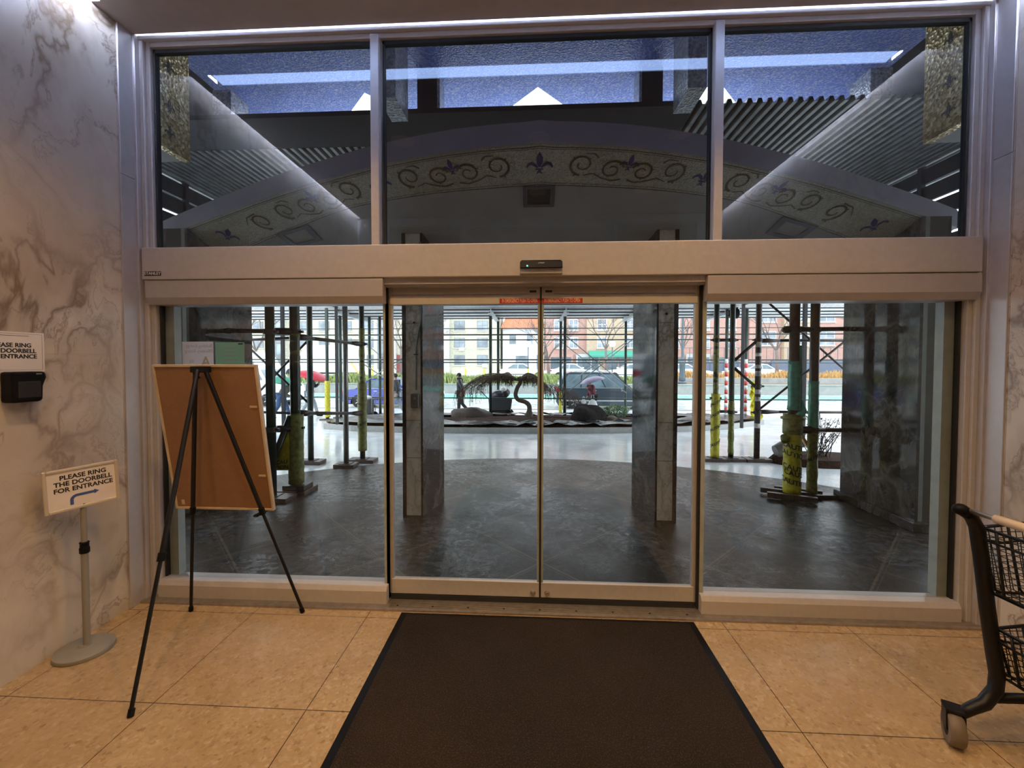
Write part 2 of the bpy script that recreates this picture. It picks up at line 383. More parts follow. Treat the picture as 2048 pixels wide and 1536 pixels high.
# ================================================================== GLASS FRONT
# side trims on the wall, jambs, top bar
for s, nm in ((-1, 'left'), (1, 'right')):
    mb = MB(); a, b = sorted((s*2.715, s*2.735)); mb.box(a, b, -.15, 0, 0, 2.86); mb.box(a, b, -.15, 0, 2.863, ZC)
    mb.box(*sorted((s*2.70, s*2.72)), -.05, 0, 0, ZC)
    struct('trim_%d' % (2 if s < 0 else 3), mb, ALU2, bev=.003)
    mb = MB(); mb.box(*sorted((s*2.64, s*2.73)), 0, .058, 0, ZC)
    mb.box(*sorted((s*2.67, s*2.70)), -.02, 0, 0, ZC)
    struct('trim_%d' % (4 if s < 0 else 5), mb, ALU, bev=.004)
struct('trim_6', MB().box(-2.64, 2.64, 0, .058, 3.765, ZC).box(-2.70, 2.70, -.03, 0.0, 3.795, ZC), ALU, bev=.004)
# transom windows
def winframe(idx, x0, x1, z0, z1, glass, fw=.022):
    mb = MB(); y0, y1 = .02, .055
    mb.box(x0, x1, y0, y1, z1-fw, z1); mb.box(x0, x1, y0, y1, z0, z0+fw*.3); mb.box(x0, x0+fw*.6, y0, y1, z0, z1); mb.box(x1-fw*.6, x1, y0, y1, z0, z1)
    f = struct('window_%d' % idx, mb, GASKET)
    MB().box(x0+.01, x1-.01,   .036, .040, z0+.005, z1-.01).build('glass_pane', glass, f)
    return f
winframe(1, -2.635, -1.115, 2.41, 3.76, GLASST); winframe(2, -1.05, 1.08, 2.41, 3.76, GLASST); winframe(3, 1.135, 2.635, 2.41, 3.76, GLASST)
struct('trim_7', MB().box(-1.115, -1.06, -.03, .065, 2.41, 3.77), ALU, bev=.004)
struct('trim_8', MB().box(1.08, 1.135, -.03, .065, 2.41, 3.77), ALU, bev=.004)
# header with operator housing
mb = MB().box(-2.685, 2.675, -.05, .16, 2.195, 2.41)
struct('trim_9', mb, ALU, bev=.006)
mb = MB()
for x0, x1 in ((-2.67, -1.035), (1.045, 2.68)): mb.prism([(-.045, 2.19), (-.045, 2.075), (-.02, 2.03), (.12, 2.03), (.12, 2.19)], lambda u, v, k, x0=x0, x1=x1: ((x0, x1)[k], u, v))
struct('trim_10', mb, ALU2, bev=.003)
mb = MB().box(-1.035, 1.045, -.02, .12, 2.155, 2.195).box(-1.035, 1.045, .0, .12, 2.14, 2.156)
struct('trim_11', mb, ALU2)
# threshold
mb = MB().prism([(-.085, 0), (-.085, .012), (-.07, .016), (.06, .016), (.16, .01), (.16, -.02), (-.085, -.02)], lambda u, v, k: ((-2.72, 2.72)[k], u, v))
th = struct('trim_12', mb, STEEL)
MB().box(-1.02, 1.02, .035, .10, .01, .047).build('floor_track', GASKET, th)
mb = MB()
for i in range(9): mb.lathe([(.007, 0), (.007, .0018)], (-.95+i*.237, -.04, .0155), 8)
mb.build('screw', GASKET, th)
mb = MB()
for i in range(5): mb.box(-1.0, 1.0, -.06+i*.012, -.059+i*.012, .016, .0168)
mb.build('tread_groove', GASKET, th)
# sidelights
for idx, x0, x1 in ((4, -2.635, -1.03), (5, 1.04, 2.635)):
    mb = MB()
    mb.prism([(-.03, .014), (-.03, .10), (-.012, .13), (.1, .13), (.1, .014)], lambda u, v, k: ((x0, x1)[k], u, v))
    f = struct('window_%d' % idx, mb, ALU, bev=.003)
    MB().box(x0+.005, x1-.005, .045, .051, .13, 2.04).build('glass_pane', GLASS, f)
    s = -1 if x0 < 0 else 1; xi, xo = (x1, x0) if s < 0 else (x0, x1)
    MB().box(*sorted((xi, xi+s*.028)), .02, .06, .13, 2.04).build('inner_stile', EDGE, f)
    MB().box(*sorted((xo-s*.075, xo)), .06, .12, .13, 2.04).build('outer_stile', EDGE, f)
    MB().box(*sorted((xo-s*.012, xo)), .03, .06, .13, 2.04).build('gasket', GASKET, f)
# sliding doors
REDL = M('red_sticker', (.42, .022, .02), .5, var=.05); PINK = M('pink_ink', (.80, .50, .42), .6)
for idx, s in ((1, -1), (2, 1)):
    a, b = sorted((s*.004, s*1.02)); d = struct('door_%d' % idx, MB().box(a, b, .045, .085, .05, .152), ALU, bev=.003)
    MB().box(a, b, .045, .085, 2.03, 2.088).build('top_rail', ALU, d, bev=.002)
    MB().box(a, b, .060, .085, 2.09, 2.14).box(a, b, .052, .060, 2.098, 2.118).build('rail_cap', ALU2, d)
    MB().box(*sorted((s*.004, s*.085)), .046, .060, 2.085, 2.128).build('end_block', ALU2, d)
    MB().box(*sorted((0, s*.006)), .0425, .055, .05, 2.14).build('meeting_gasket', GASKET, d)
    MB().box(*sorted((s*.004, s*.02)), .05, .08, .152, 2.03).build('meeting_stile', EDGE, d)
    MB().box(*sorted((s*1.005, s*1.03)), .05, .08, .05, 2.14).build('edge_stile', ALU2, d)
    MB().box(a, b, .062, .068, .152, 2.03).build('glass_pane', GLASS, d)
    MB().box(*sorted((s*1.03, s*1.042)), .02, .07, .02, 2.16).build('brush_seal', BRUSH, d)
    MB().box(*sorted((s*.03, s*.075)), .044, .047, 2.105, 2.119).build('latch_slot', GASKET, d)
    MB().lathe([(.019, 0), (.019, -.006), (.012, -.010), (.012, -.016), (0.0, -.017)], (0, 0, 0), 18, axis='y').build('lock_cylinder', STEEL, d, smooth=True).location = (s*.048, .045, .083)
    st = MB().box(*sorted((s*.006, s*.275)), .0435, .0448, 2.034, 2.066).build('emergency_sticker', REDL, d)
    text('IN EMERGENCY PUSH TO OPEN', .036, frame((s*.141, .0432, 2.050), (1, 0, 0), (0, 0, 1)), PINK, st, sx=.46, bold=.0006)
# sensor
t = thing('motion_sensor', 'black door motion sensor with green light on the header above the doors', 'sensor', (-.002, -.05, 2.2))
MB().box(-.135, .133, -.078, -.05, 2.205, 2.24).build('housing', ALU2, t, bev=.003)
MB().prism([(-.135, 2.238), (-.135, 2.279), (-.124, 2.29), (.122, 2.29), (.133, 2.279), (.133, 2.238)], lambda u, v, k: (u, (-.05, -.098+(.020 if v > 2.26 else 0))[k], v)).build('black_cover', BLACK, t, bev=.002)
LED = M('green_led', (.1, .9, .5), emit=(.1, 1, .55), es=3)
MB().ell((-.089, -.093, 2.250), (.005, .004, .005)).build('green_light', LED, t)
text('STANLEY', .010, frame((0, -.0835, 2.270), (1, 0, 0), (0, .45, 1)), WHITEP, t)
t = tag(MB().box(-2.663, -2.547, -.0525, -.05, 2.22, 2.25).build('maker_label', GASKET), 'small black maker label at left end of the header', 'label')
text('STANLEY', .027, frame((-2.605, -.0532, 2.235), (1, 0, 0), (0, 0, 1)), WHITEP, t, sx=1.05, bold=.0004)
# notices on the glass (seen from behind, so reversed)
def rev(c, sc): return frame(c, (-1, 0, 0), (0, 0, 1))
t = one('energy_notice', MB().box(-2.487, -2.262, .040, .041, 1.49, 1.782), WHITET, 'white paper notice with a faint reversed letter A on the left glass', 'notice')
text('Building Energy', .031, frame((-2.365, .0394, 1.752), (-1, 0, 0), (0, 0, 1)), GINK, t, ext=.0001)
text('Efficiency Rating', .031, frame((-2.365, .0394, 1.716), (-1, 0, 0), (0, 0, 1)), GINK, t, ext=.0001)
text('A', .10, frame((-2.318, .0394, 1.64), (-1, 0, 0), (0, 0, 1)), GINK, t, ext=.0001, bold=.002)
text('88', .035, frame((-2.42, .0394, 1.645), (-1, 0, 0), (0, 0, 1)), GINK, t, ext=.0001)
t = one('green_notice', MB().box(-2.248, -2.04, .040, .041, 1.49, 1.778), GREENP, 'pale green paper notice beside the white one on the left glass', 'notice')
mb = MB()
for i in range(6): mb.box(-2.20+.02*(i % 2), -2.09-.015*(i % 3), .0392, .0398, 1.738-i*.028, 1.741-i*.028)
mb.build('printed_lines', GINK, t)
MB().box(-2.083, -2.05, .0392, .0398, 1.762, 1.771).build('stamp', INK, t)

# ================================================================== INTERIOR THINGS
# entrance mat
t = thing('entrance_mat', 'dark brown carpet mat with black rubber edge in front of the doors', 'mat', (.03, -1.4, 0))
MB().prism([(-.905, -.1), (.965, -.1), (.965, -2.55), (-.905, -2.55)], lambda u, v, k: (u, v, (.0, .006)[k])).build('rubber_edge', BLACK, t)
MB().prism([(-.865, -.13), (.925, -.13), (.925, -2.51), (-.865, -2.51)], lambda u, v, k: (u, v, (.006, .011)[k])).build('carpet', CARPET, t)
# easel
t = thing('easel', 'black metal tripod easel standing in front of the left glass', 'easel', (-2.02, -.36, 0))
ax = Vector((-2.02, -.375, 1.595))
for foot, jt, nm in (((-2.298, -.151, 0), .56, 'l'), ((-1.553, -.127, 0), .56, 'r'), ((-1.905, -.967, 0), .6, 'b')):
    f = Vector(foot); d = (f-ax); st = ax+Vector((.03 if nm == 'r' else -.03 if nm == 'l' else 0, 0 if nm != 'b' else -.02, 0)); d = f-st; mid = st+d*jt
    l = MB().tube([st, mid], .0125, 10).build('leg', BLACKM, t, smooth=True)
    MB().tube([mid-d*.01, f+Vector((0, 0, .01))-d*.0], .0095, 10).build('lower_section', BLACKM, l, smooth=True)
    MB().tube([mid-d*.015, mid+d*.01], .017, 10).build('collar', BLACK, l, smooth=True)
    MB().tube([f-d*.02, f-d*.002], .0135, 10).build('rubber_foot', BLACK, l, smooth=True)
MB().box(-2.065, -1.975, -.40, -.345, 1.578, 1.615).tube([(-2.06, -.375, 1.58), (-2.03, -.375, 1.545)], .01, 8).build('head', BLACKM, t, bev=.006)
for px, pz in ((-2.215, .70), (-1.775, .70)): MB().bar((px, -.26, pz-.018), (px, -.12, pz-.018), .025, .012).box(px-.012, px+.012, -.135, -.123, pz-.02, pz+.02).build('shelf_peg', BLACKM, t)
# framed board (seen from the back)
t = thing('framed_board', 'framed poster board seen from its brown back, leaning on the black easel', 'board', (-2.03, -.2, .7))
bd = Vector((0, -.155, .93)).normalized(); nrm = Vector((1, 0, 0)).cross(bd)
def bp(u, v, k): return Vector((-2.0325+u, -.172, .692))+bd*v+nrm*k
def bquad(mb, u0, u1, v0, v1, k0, k1):
    return mb.add([bp(u, v, k) for u in (u0, u1) for v in (v0, v1) for k in (k0, k1)], [(0, 1, 3, 2), (4, 6, 7, 5), (0, 4, 5, 1), (2, 3, 7, 6), (0, 2, 6, 4), (1, 5, 7, 3)])
bquad(MB(), -.315, .315, .01, .935, -.004, .004).build('back_panel', BRD, t)
mb = MB()
for q in ((-.327, -.314, 0, .945), (.314, .327, 0, .945), (-.314, .314, 0, .013), (-.314, .314, .932, .945)): bquad(mb, *q, -.012, .010)
mb.build('frame', BRDE, t, bev=.001)
for v in (.23, .68): bquad(MB(), .255, .30, v, v+.012, .004, .008).build('hanger_clip', BRDE, t)
bquad(MB(), -.285, -.265, .03, .062, .004, .0055).build('paper_tab', BRDE, t)
# pedestal sign
t = thing('pedestal_sign', 'grey pedestal sign asking visitors to ring the doorbell, by the left marble wall', 'sign', (-2.585, -.55, 0))
SG = M('grey_plastic', (.27, .265, .24), .45, var=.03)
FR = M('cream_metal_frame', (.62, .57, .49), .35, .2, var=.03)
MB().lathe([(.128, 0), (.132, .008), (.130, .022), (.115, .031), (.03, .036), (.026, .045), (0.0, .046)], (-2.585, -.555, 0), 40).build('base', SG, t, smooth=True)
MB().tube([(-2.572, -.555, .03), (-2.572, -.555, .62)], .0165, 16).build('lower_pole', SG, t, smooth=True)
MB().tube([(-2.572, -.555, .60), (-2.572, -.555, .85)], .0135, 16).build('upper_pole', SG, t, smooth=True)
MB().lathe([(.02, 0), (.023, .004), (.023, .03), (.020, .034), (.020, .055), (.023, .06), (.018, .065)], (-2.572, -.555, .565), 16).build('collar', BLACK, t, smooth=True)
sd = Vector((.136, .28, .012)).normalized(); su = Vector((0, 0, 1)); sn = sd.cross(su).normalized(); su = sn.cross(sd)*1
sc_ = Vector((-2.565, -.562, .945))
def sp_(u, v, k): return sc_+sd*u+su*v+sn*k
def sbox(mb, u0, u1, v0, v1, k0, k1): return mb.add([sp_(u, v, k) for u in (u0, u1) for v in (v0, v1) for k in (k0, k1)], [(0, 1, 3, 2), (4, 6, 7, 5), (0, 4, 5, 1), (2, 3, 7, 6), (0, 2, 6, 4), (1, 5, 7, 3)])
hw, hh = .155, .117
mb = MB()
for q in ((-hw, -hw+.016, -hh, hh), (hw-.016, hw, -hh, hh), (-hw+.016, hw-.016, -hh, -hh+.016), (-hw+.016, hw-.016, hh-.016, hh)): sbox(mb, *q, -.008, .010)
mb.build('frame', FR, t, bev=.004)
pn = sbox(MB(), -hw+.014, hw-.014, -hh+.014, hh-.014, -.008, .003).build('panel', WHITEP, t)
for i, tx in enumerate(('PLEASE RING', 'THE DOORBELL', 'FOR ENTRANCE')):
    text(tx, .034, frame(sp_(.006, .068-i*.034, .0036), sd, su), INK, pn, bold=.0009, sx=.98)
ar = sbox(MB(), -.055, -.041, -.088, -.063, .0033, .0042)
for i in range(6):
    a0 = pi-i*pi/12; a1 = pi-(i+1)*pi/12; c = (-.041+.016, -.063)
    ar.prism([(c[0]+.030*cos(a0), c[1]+.030*sin(a0)), (c[0]+.030*cos(a1), c[1]+.030*sin(a1)), (c[0]+.016*cos(a1), c[1]+.016*sin(a1)), (c[0]+.016*cos(a0), c[1]+.016*sin(a0))], lambda u, v, k: sp_(u, v, (.0033, .0042)[k]))
sbox(ar, -.025, .045, -.047, -.033, .0033, .0042); ar.prism([(.045, -.053), (.066, -.040), (.045, -.027)], lambda u, v, k: sp_(u, v, (.0033, .0042)[k]))
ar.build('blue_arrow', BINK, pn)
# wall notice and dispenser on the left wall
t = thing('wall_sign', 'white notice with black capital letters on the left marble wall, above the black dispenser', 'sign', (-XW, -.74, 1.69))
pn = MB().box(-XW, -XW+.002, -.895, -.600, 1.588, 1.796).build('sheet', WHITEP, t)
mb = MB()
for q in ((-.885, -.884, 1.598, 1.786), (-.611, -.610, 1.598, 1.786)): mb.box(-XW+.002, -XW+.0025, *q)
for z in (1.598, 1.786): mb.box(-XW+.002, -XW+.0025, -.885, -.610, z, z+.001)
mb.box(-XW+.002, -XW+.0025, -.80, -.67, 1.775, 1.777)
mb.build('border_line', INK, t)
for i, tx in enumerate(('PLEASE RING', 'THE DOORBELL', 'FOR ENTRANCE')):
    text(tx, .0305, frame((-XW+.0026, -.748, 1.726-i*.029), (0, 1, 0), (0, 0, 1)), INK, pn, bold=.0008)
t = thing('wall_dispenser', 'black plastic dispenser mounted on the left marble wall below the white notice', 'dispenser', (-XW, -.735, 1.5))
MB().prism([(-.80, 1.59), (-.655, 1.59), (-.648, 1.56), (-.665, 1.515), (-.668, 1.445), (-.675, 1.432), (-.80, 1.432)], lambda u, v, k: (-XW+(0, .075)[k], u, v)).build('body', BLACK, t, bev=.012)
MB().box(-XW+.07, -XW+.078, -.78, -.68, 1.455, 1.54).build('front_window', GASKET, t, bev=.004)
MB().box(-XW+.06, -XW+.0765, -.70, -.675, 1.575, 1.581).build('silver_label', STEEL, t)

# shopping cart
def cart():
    t = thing('shopping_cart', 'black two-tier wire shopping cart with cream handle grip at right edge', 'cart', (1.95, -.95, 0))
    A = Vector((1.76, -.905, 0)); h = Vector((.08, -.99, 0)).normalized(); f = Vector((.99, .08, 0)).normalized(); up = Vector((0, 0, 1)); W_ = .46
    def P(a, b, z): return A+f*a+h*b+up*z
    # uprights with a swept foot carrying the caster
    for i, b in enumerate((0, W_)):
        MB().tube([P(.015, b, 1.015), P(.05, b, .985), P(.075, b, .94), P(.10, b, .8), P(.13, b, .6), P(.165, b, .40), P(.185, b, .30), P(.18, b, .235), P(.13, b, .175), P(.075, b, .155), P(.035, b, .135)], [.022, .024, .026, .026, .026, .026, .026, .026, .026, .023, .02], 14).build('upright', BLACKM, t, smooth='all')
        MB().ell(P(0, b, 1.02), (.03, .026, .024)).tube([P(-.005, b, 1.022), P(.04, b, .995)], .023, 12).build('end_cap', BLACK, t, smooth='all')
        w_ = MB(); c = P(.0, b, .071); 
        w_.M = Matrix.Translation(c) @ Matrix.Rotation(radians(62), 4, 'Z')
        w_.lathe([(.040, -.026), (.062, -.026), (.070, -.016), (.070, .016), (.062, .026), (.040, .026)], (0, 0, 0), 28, axis='y')
        wh = w_.build('wheel', M('grey_rubber_wheel', (.16, .13, .10), .5, var=.1), t, smooth=True)
        w2 = MB(); w2.M = w_.M; w2.lathe([(.034, -.026), (.02, -.029), (0, -.03)], (0, 0, 0), 20, axis='y').lathe([(.034, .026), (.02, .029), (0, .03)], (0, 0, 0), 20, axis='y').build('hub', BLACK, wh, smooth=True)
        fk = MB(); fk.M = w_.M
        fk.prism([(-.03, 0), (.03, 0), (.035, .085), (-.02, .085)], lambda u, v, k: (u, (.027, .032)[k], v)).prism([(-.03, 0), (.03, 0), (.035, .085), (-.02, .085)], lambda u, v, k: (u, (-.032, -.027)[k], v)).box(-.02, .045, -.032, .032, .072, .085).build('caster_fork', BLACKM, t, bev=.002)
        MB().tube([P(.17, b, .20), P(.75, b, .17), P(.9, b, .15)], .02, 12).build('base_rail', BLACKM, t, smooth='all')
        w3 = MB(); w3.M = Matrix.Translation(P(.85, b, .066)) @ Matrix.Rotation(radians(20), 4, 'Z'); w3.lathe([(.03, -.02), (.056, -.02), (.062, -.01), (.062, .01), (.056, .02), (.03, .02)], (0, 0, 0), 24, axis='y').build('wheel', bpy.data.materials['grey_rubber_wheel'], t, smooth=True)
    MB().tube([P(.02, .02, 1.02), P(.02, W_-.02, 1.02)], .010, 12).build('handle_bar', STEEL, t, smooth='all')
    g = MB().tube([P(.02, .11, 1.02), P(.02, W_-.03, 1.02)], .017, 16).build('handle_grip', M('cream_plastic_grip', (.72, .55, .36), .4, var=.03), t, smooth='all')
    def basket(nm, z0, z1, a0, a1):
        # heavy rods of the frame
        r = MB(); wr = MB()
        for b in (.0, W_):
            r.tube([P(a0, b, z1), P(a0+.03, b, z1+.005), P(a1, b, z1+.05)], .007, 8)
            r.tube([P(a0+.015, b, z1-.05), P(a0+.1, b, z1-.065), P(a1, b, z1-.02)], .005, 8)
            r.tube([P(a0+.0, b, z0+.1), P(a0+.05, b, z0+.02), P(a0+.1, b, z0-.0), P(a1, b, z0-.04)], .006, 8)
            k = 0; u = a0+.03
            while u < a1:
                f_ = (u-a0)/(a1-a0); heavy = k % 4 == 0
                (r if heavy else wr).tube([P(u-.03*(1-f_), b, z1+.05*f_), P(u+.04, b, z0+.02-.03*f_), P(u+.06, b, z0+.0-.04*f_)], .0055 if heavy else .0018, 6)
                u += .028; k += 1
            z = z0+.03
            while z < z1: wr.tube([P(a0+.0, b, z), P(a1, b, z-.01)], .0018, 6); z += .026
        k = 0; b = .03
        while b < W_:       # rear panel under the handle
            heavy = k % 4 == 1; (r if heavy else wr).tube([P(a0+.0, b, z1+.0), P(a0+.03, b+.01, z0+.02), P(a0+.07, b+.02, z0-.0)], .0055 if heavy else .0018, 6); b += .027; k += 1
        z = z0+.02
        while z < z1: wr.tube([P(a0+.03*(z1-z)/(z1-z0), 0, z), P(a0+.03*(z1-z)/(z1-z0), W_, z)], .0018, 6); z += .024
        r.tube([P(a0+.06, 0, z0-.002), P(a0+.06, W_, z0-.002)], .006, 8).tube([P(a0-.01, 0, z1-.04), P(a0-.012, W_, z1-.05)], .005, 8)
        u = a0+.06
        while u < a1: wr.tube([P(u, 0, z0-.03*(u-a0)/(a1-a0)), P(u, W_, z0-.03*(u-a0)/(a1-a0))], .002, 6); u += .03
        b = .0
        while b <= W_+.001: wr.tube([P(a0+.05, b, z0), P(a1, b, z0-.04), P(a1, b, z1+.05)], .002, 6); b += W_/14
        z = z0
        while z < z1+.06: wr.tube([P(a1, 0, z), P(a1, W_, z)], .002, 6); z += .03
        r.tube([P(a1, 0, z1+.05), P(a1, W_, z1+.05)], .007, 8).tube([P(a0+.01, 0, z1), P(a0+.01, W_, z1)], .007, 8)
        p = r.build(nm, BLACKM, t, smooth='all'); wr.build('wire_mesh', BLACKM, p, smooth='all')
    basket('upper_basket', .66, .94, .09, .72); basket('lower_basket', .28, .50, .17, .74)
    return t
cart()

# ================================================================== OUTSIDE: GROUND
def zg(y): return 0 if y < 4.4 else (-.05*(y-4.4) if y < 14.2 else -.49)
def strip(x0, x1, ys, dz=0, thick=.1, nx=1):
    mb = MB(); vs = []; fs = []
    for y in ys:
        for i in range(nx+1): vs.append((x0+(x1-x0)*i/nx, y, zg(y)+dz))
    for j in range(len(ys)-1):
        for i in range(nx): fs.append((j*(nx+1)+i, j*(nx+1)+i+1, (j+1)*(nx+1)+i+1, (j+1)*(nx+1)+i))
    return mb.add(vs, fs)
arc = [(6.1*sin(a), -1.68+6.1*cos(a)) for a in [radians(-76+152*i/48) for i in range(49)]]
poly = [(-6.2, .12), ]+[(x, y) for x, y in arc if y > .2]+[(6.2, .12)]
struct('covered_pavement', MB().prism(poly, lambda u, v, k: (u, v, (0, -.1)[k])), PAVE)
struct('driveway', strip(-45, 45, [.1, 4.4, 14.2, 16.6], -.012), DRIVE)
struct('road', strip(-60, 60, [16.6, 27.0], -.08), ROAD)
struct('street_curb', MB().box(-45, 45, 16.4, 16.62, -.6, -.475), CURB)
struct('bike_lane', MB().box(-60, 60, 22.4, 26.4, -.6, -.560), BIKE)
mb = MB().box(-60, 60, 21.9, 22.05, -.6, -.562).box(-60, 60, 26.5, 26.62, -.6, -.562)
struct('lane_line', mb, WHT)
struct('median_wall', MB().box(-60, 60, 27.0, 27.35, -.6, .08).box(-60, 60, 26.95, 27.4, .08, .14), CURB)
struct('median_ground', MB().box(-60, 60, 27.35, 33, -.6, .12), M('wet_soil', (.12, .10, .07), .8))
struct('median_wall', MB().box(-60, 60, 32.6, 32.9, .1, .45), CURB)
struct('far_road', MB().box(-60, 60, 33, 49, -.6, .15), ROAD)
# building face outside
mb = MB()
for s in (-1, 1): mb.box(*sorted((s*2.73, s*9)), .02, .14, 0, 9)
mb.box(-2.73, 2.73, .02, .14, ZC, 9)
struct('wall_front', mb, SOFF)

# ================================================================== OUTSIDE: COLUMNS, PIERS, CANOPY
def soff(y): return 3.0-.35*(y-1.64) if y < 2.3 else 2.77
def column(s, label):
    # short wall-like column: white marble front between black marble sides, splayed a little
    t = thing('entrance_column', label, 'column', (s*1.3, 1.64, 0), group=None)
    xi, xo = 1.215, 1.435; xi2, xo2 = 1.09, 1.33; y0, y1 = 1.64, 2.12
    def hexa(mb, a0, a1, b0, b1, ya, yb):
        A = [(a0, ya), (a1, ya), (b1, yb), (b0, yb)]
        vs = [(s*x, y, 0) for x, y in A]+[(s*x, y, soff(y)-.002) for x, y in A]
        return mb.add(vs, [(0, 1, 2, 3), (7, 6, 5, 4), (0, 4, 5, 1), (1, 5, 6, 2), (2, 6, 7, 3), (3, 7, 4, 0)])
    hexa(MB(), xi, xi+.022, xi2, xi2+.022, y0, y1).build('inner_slab', MARK, t)
    hexa(MB(), xo-.035, xo, xo2-.035, xo2, y0, y1).build('outer_slab', MARK, t)
    hexa(MB(), xi+.022, xo-.035, xi2+.022, xo2-.035, y0+.012, y1-.03).build('marble_face', MARX, t)
    hexa(MB(), xi2+.024, xo2-.037, xi2+.02, xo2-.037, y1-.03, y1).build('rear_face', SILV, t)
    mb = MB()
    for z in (.62, 1.02, 2.05): mb.box(*sorted((s*(xi+.022), s*(xo-.035))), y0+.0105, y0+.0125, z, z+.004)
    mb.build('joint', GASKET, t)
    return t
c = column(-1, 'left entrance column with white marble face and a grey outlet box on conduit')
MB().tube([(-1.235, 1.642, 2.9), (-1.235, 1.642, 2.1), (-1.262, 1.642, 1.95), (-1.285, 1.642, 1.8), (-1.288, 1.642, 1.35)], .012, 8).build('conduit', PIPEG, c, smooth=True)
b_ = MB().box(-1.335, -1.25, 1.59, 1.655, 1.16, 1.31).build('outlet_box', M('grey_box_paint', (.10, .10, .09), .4), c, bev=.01)
MB().lathe([(.014, 0), (.014, -.004), (0, -.005)], (-1.29, 1.59, 1.265), 14, axis='y').build('knob', PIPEG, b_, smooth=True)
MB().box(-1.315, -1.295, 1.63, 1.655, 2.05, 2.07).box(-1.31, -1.27, 1.63, 1.655, 1.72, 1.73).build('bracket', BLACK, c)
c = column(1, 'right entrance column with plain white marble face between black slabs')
MB().box(1.305, 1.325, 1.63, 1.655, 2.13, 2.15).build('bracket', BLACK, c)
for s, nm in ((-1, 'left'), (1, 'right')):
    t = thing('corner_pier', 'large black marble pier at the far %s edge of the glass front' % nm, 'pier', (s*3.8, 1.5, 0))
    a = lambda p, q: sorted((s*p, s*q))
    def wedge(p, q):
        x0, x1 = a(p, q); T = [(1.5, 3.04), (2.3, 2.765), (2.5, 2.765)]
        return MB().prism([(1.5, 0), (2.5, 0)]+[(y, z) for y, z in T[::-1]], lambda u, v, k: ((x0, x1)[k], u, v))
    wedge(3.665, 3.695).build('inner_slab', MARK, t)
    wedge(3.695, 3.735).build('marble_edge', M('grey_marble_edge', (.20, .21, .19), .4), t)
    wedge(3.735, 3.90).build('front_face', M('dark_olive_paint', (.045, .040, .022), .5), t)
    wedge(3.90, 3.93).build('outer_slab', MARK, t)
    MB().box(*a(3.62, 3.98), 1.45, 2.55, 0, .10).build('plinth', MARK, t, bev=.01)
# gold mosaic return panels
def fleur(mb, fr, sc, mi=0):
    """fr(u,v) -> 3D; flat fleur-de-lis of height about 1*sc"""
    def P(pts): 
        mb.prism([(u*sc, v*sc) for u, v in pts], lambda u, v, k: fr(u, v, k), mi)
    P([(0, .5), (.10, .28), (.09, .1), (.03, -.06), (-.03, -.06), (-.09, .1), (-.10, .28)])
    for q in (1, -1):
        o = [(.04, -.06), (.12, .06), (.24, .13), (.36, .08), (.42, -.05), (.38, -.10), (.33, -.02), (.25, .02), (.17, -.03), (.08, -.10)]
        pts = [(q*u, v) for u, v in o]
        for i in range(4):
            a, b, c, d = pts[i], pts[i+1], pts[len(o)-2-i], pts[len(o)-1-i]
            P([a, b, c, d] if q > 0 else [d, c, b, a])
    P([(-.12, -.12), (.12, -.12), (.12, -.17), (-.12, -.17)])
    P([(-.04, -.18), (.04, -.18), (.10, -.34), (0, -.28), (-.10, -.34)])
for s, nm in ((-1, 'left'), (1, 'right')):
    t = thing('gold_mosaic_panel', 'gold mosaic panel with small dark lilies, outside high above the %s end' % nm, 'mosaic', (s*2.9, .4, 3.3))
    MB().box(*sorted((s*2.88, s*2.94)), .16, .615, 3.29, 4.35).build('panel', GOLD, t)
    for zc in (3.42, 3.62, 3.92):
        mb = MB(); fleur(mb, lambda u, v, k, zc=zc: (s*(2.879-.003*k), .42-u, zc+v), .12); mb.build('lily_mark', M('dark_olive_tesserae', (.08, .08, .06), .4), t)
    MB().box(*sorted((s*2.94, s*6)), .15, .6, 3.29, 4.6).build('backing_block', SOFF, t)

# canopy slab with its curved near edge
YE = [(0, .59), (.7, .64), (1.44, .78), (2.4, 1.05), (3.2, 1.33), (3.9, 1.58), (4.15, 1.68)]
YI = [(0, 1.02), (1.0, 1.10), (1.85, 1.26), (3.13, 1.80), (3.86, 2.12)]
def itp(T, x):
    x = abs(x)
    for (a, b), (c, d) in zip(T, T[1:]):
        if x <= c: return b+(d-b)*(x-a)/(c-a)
    return T[-1][1]
def smooth_itp(T, x): return (itp(T, x-.25)+2*itp(T, x)+itp(T, x+.25))/4
def yf(x): return max(3.1, -1.72+sqrt(max(0, 6.1**2-x*x)))
def ye(x): return smooth_itp(YE, x) if .1 < abs(x) < 3.7 else itp(YE, x)
def yi(x): return smooth_itp(YI, x) if .1 < abs(x) < 3.4 else itp(YI, x)
t = thing('entrance_canopy', 'curved grey canopy slab with a cream mosaic band of scrolls over the entrance columns', 'canopy', (0, 1.64, 3.0))
xs = [-4.15+8.3*i/60 for i in range(61)]; rows = 10; vs = []; fs = []
for x in xs:
    y0 = ye(x)
    for j in range(rows+1):
        y = y0+(yf(x)-y0)*j/rows; vs.append((x, y, soff(y)))
nb = len(vs)
for x in xs:
    y0 = ye(x)
    for j in range(rows+1):
        y = y0+(yf(x)-y0)*j/rows; vs.append((x, y, soff(y)+.02))
for i in range(60):
    for j in range(rows):
        a = i*(rows+1)+j; fs.append((a, a+1, a+rows+2, a+rows+1)); fs.append((nb+a, nb+a+rows+1, nb+a+rows+2, nb+a+1))
MB().add(vs, fs).build('soffit', SOFF, t, smooth=True)
mb = MB(); vs = []; fs = []
for x in xs:
    y0 = ye(x); z = soff(y0)
    vs += [(x, y0, z), (x, y0, z+.17), (x, y0+.12, z+.17), (x, y0+.12, z+.02)]
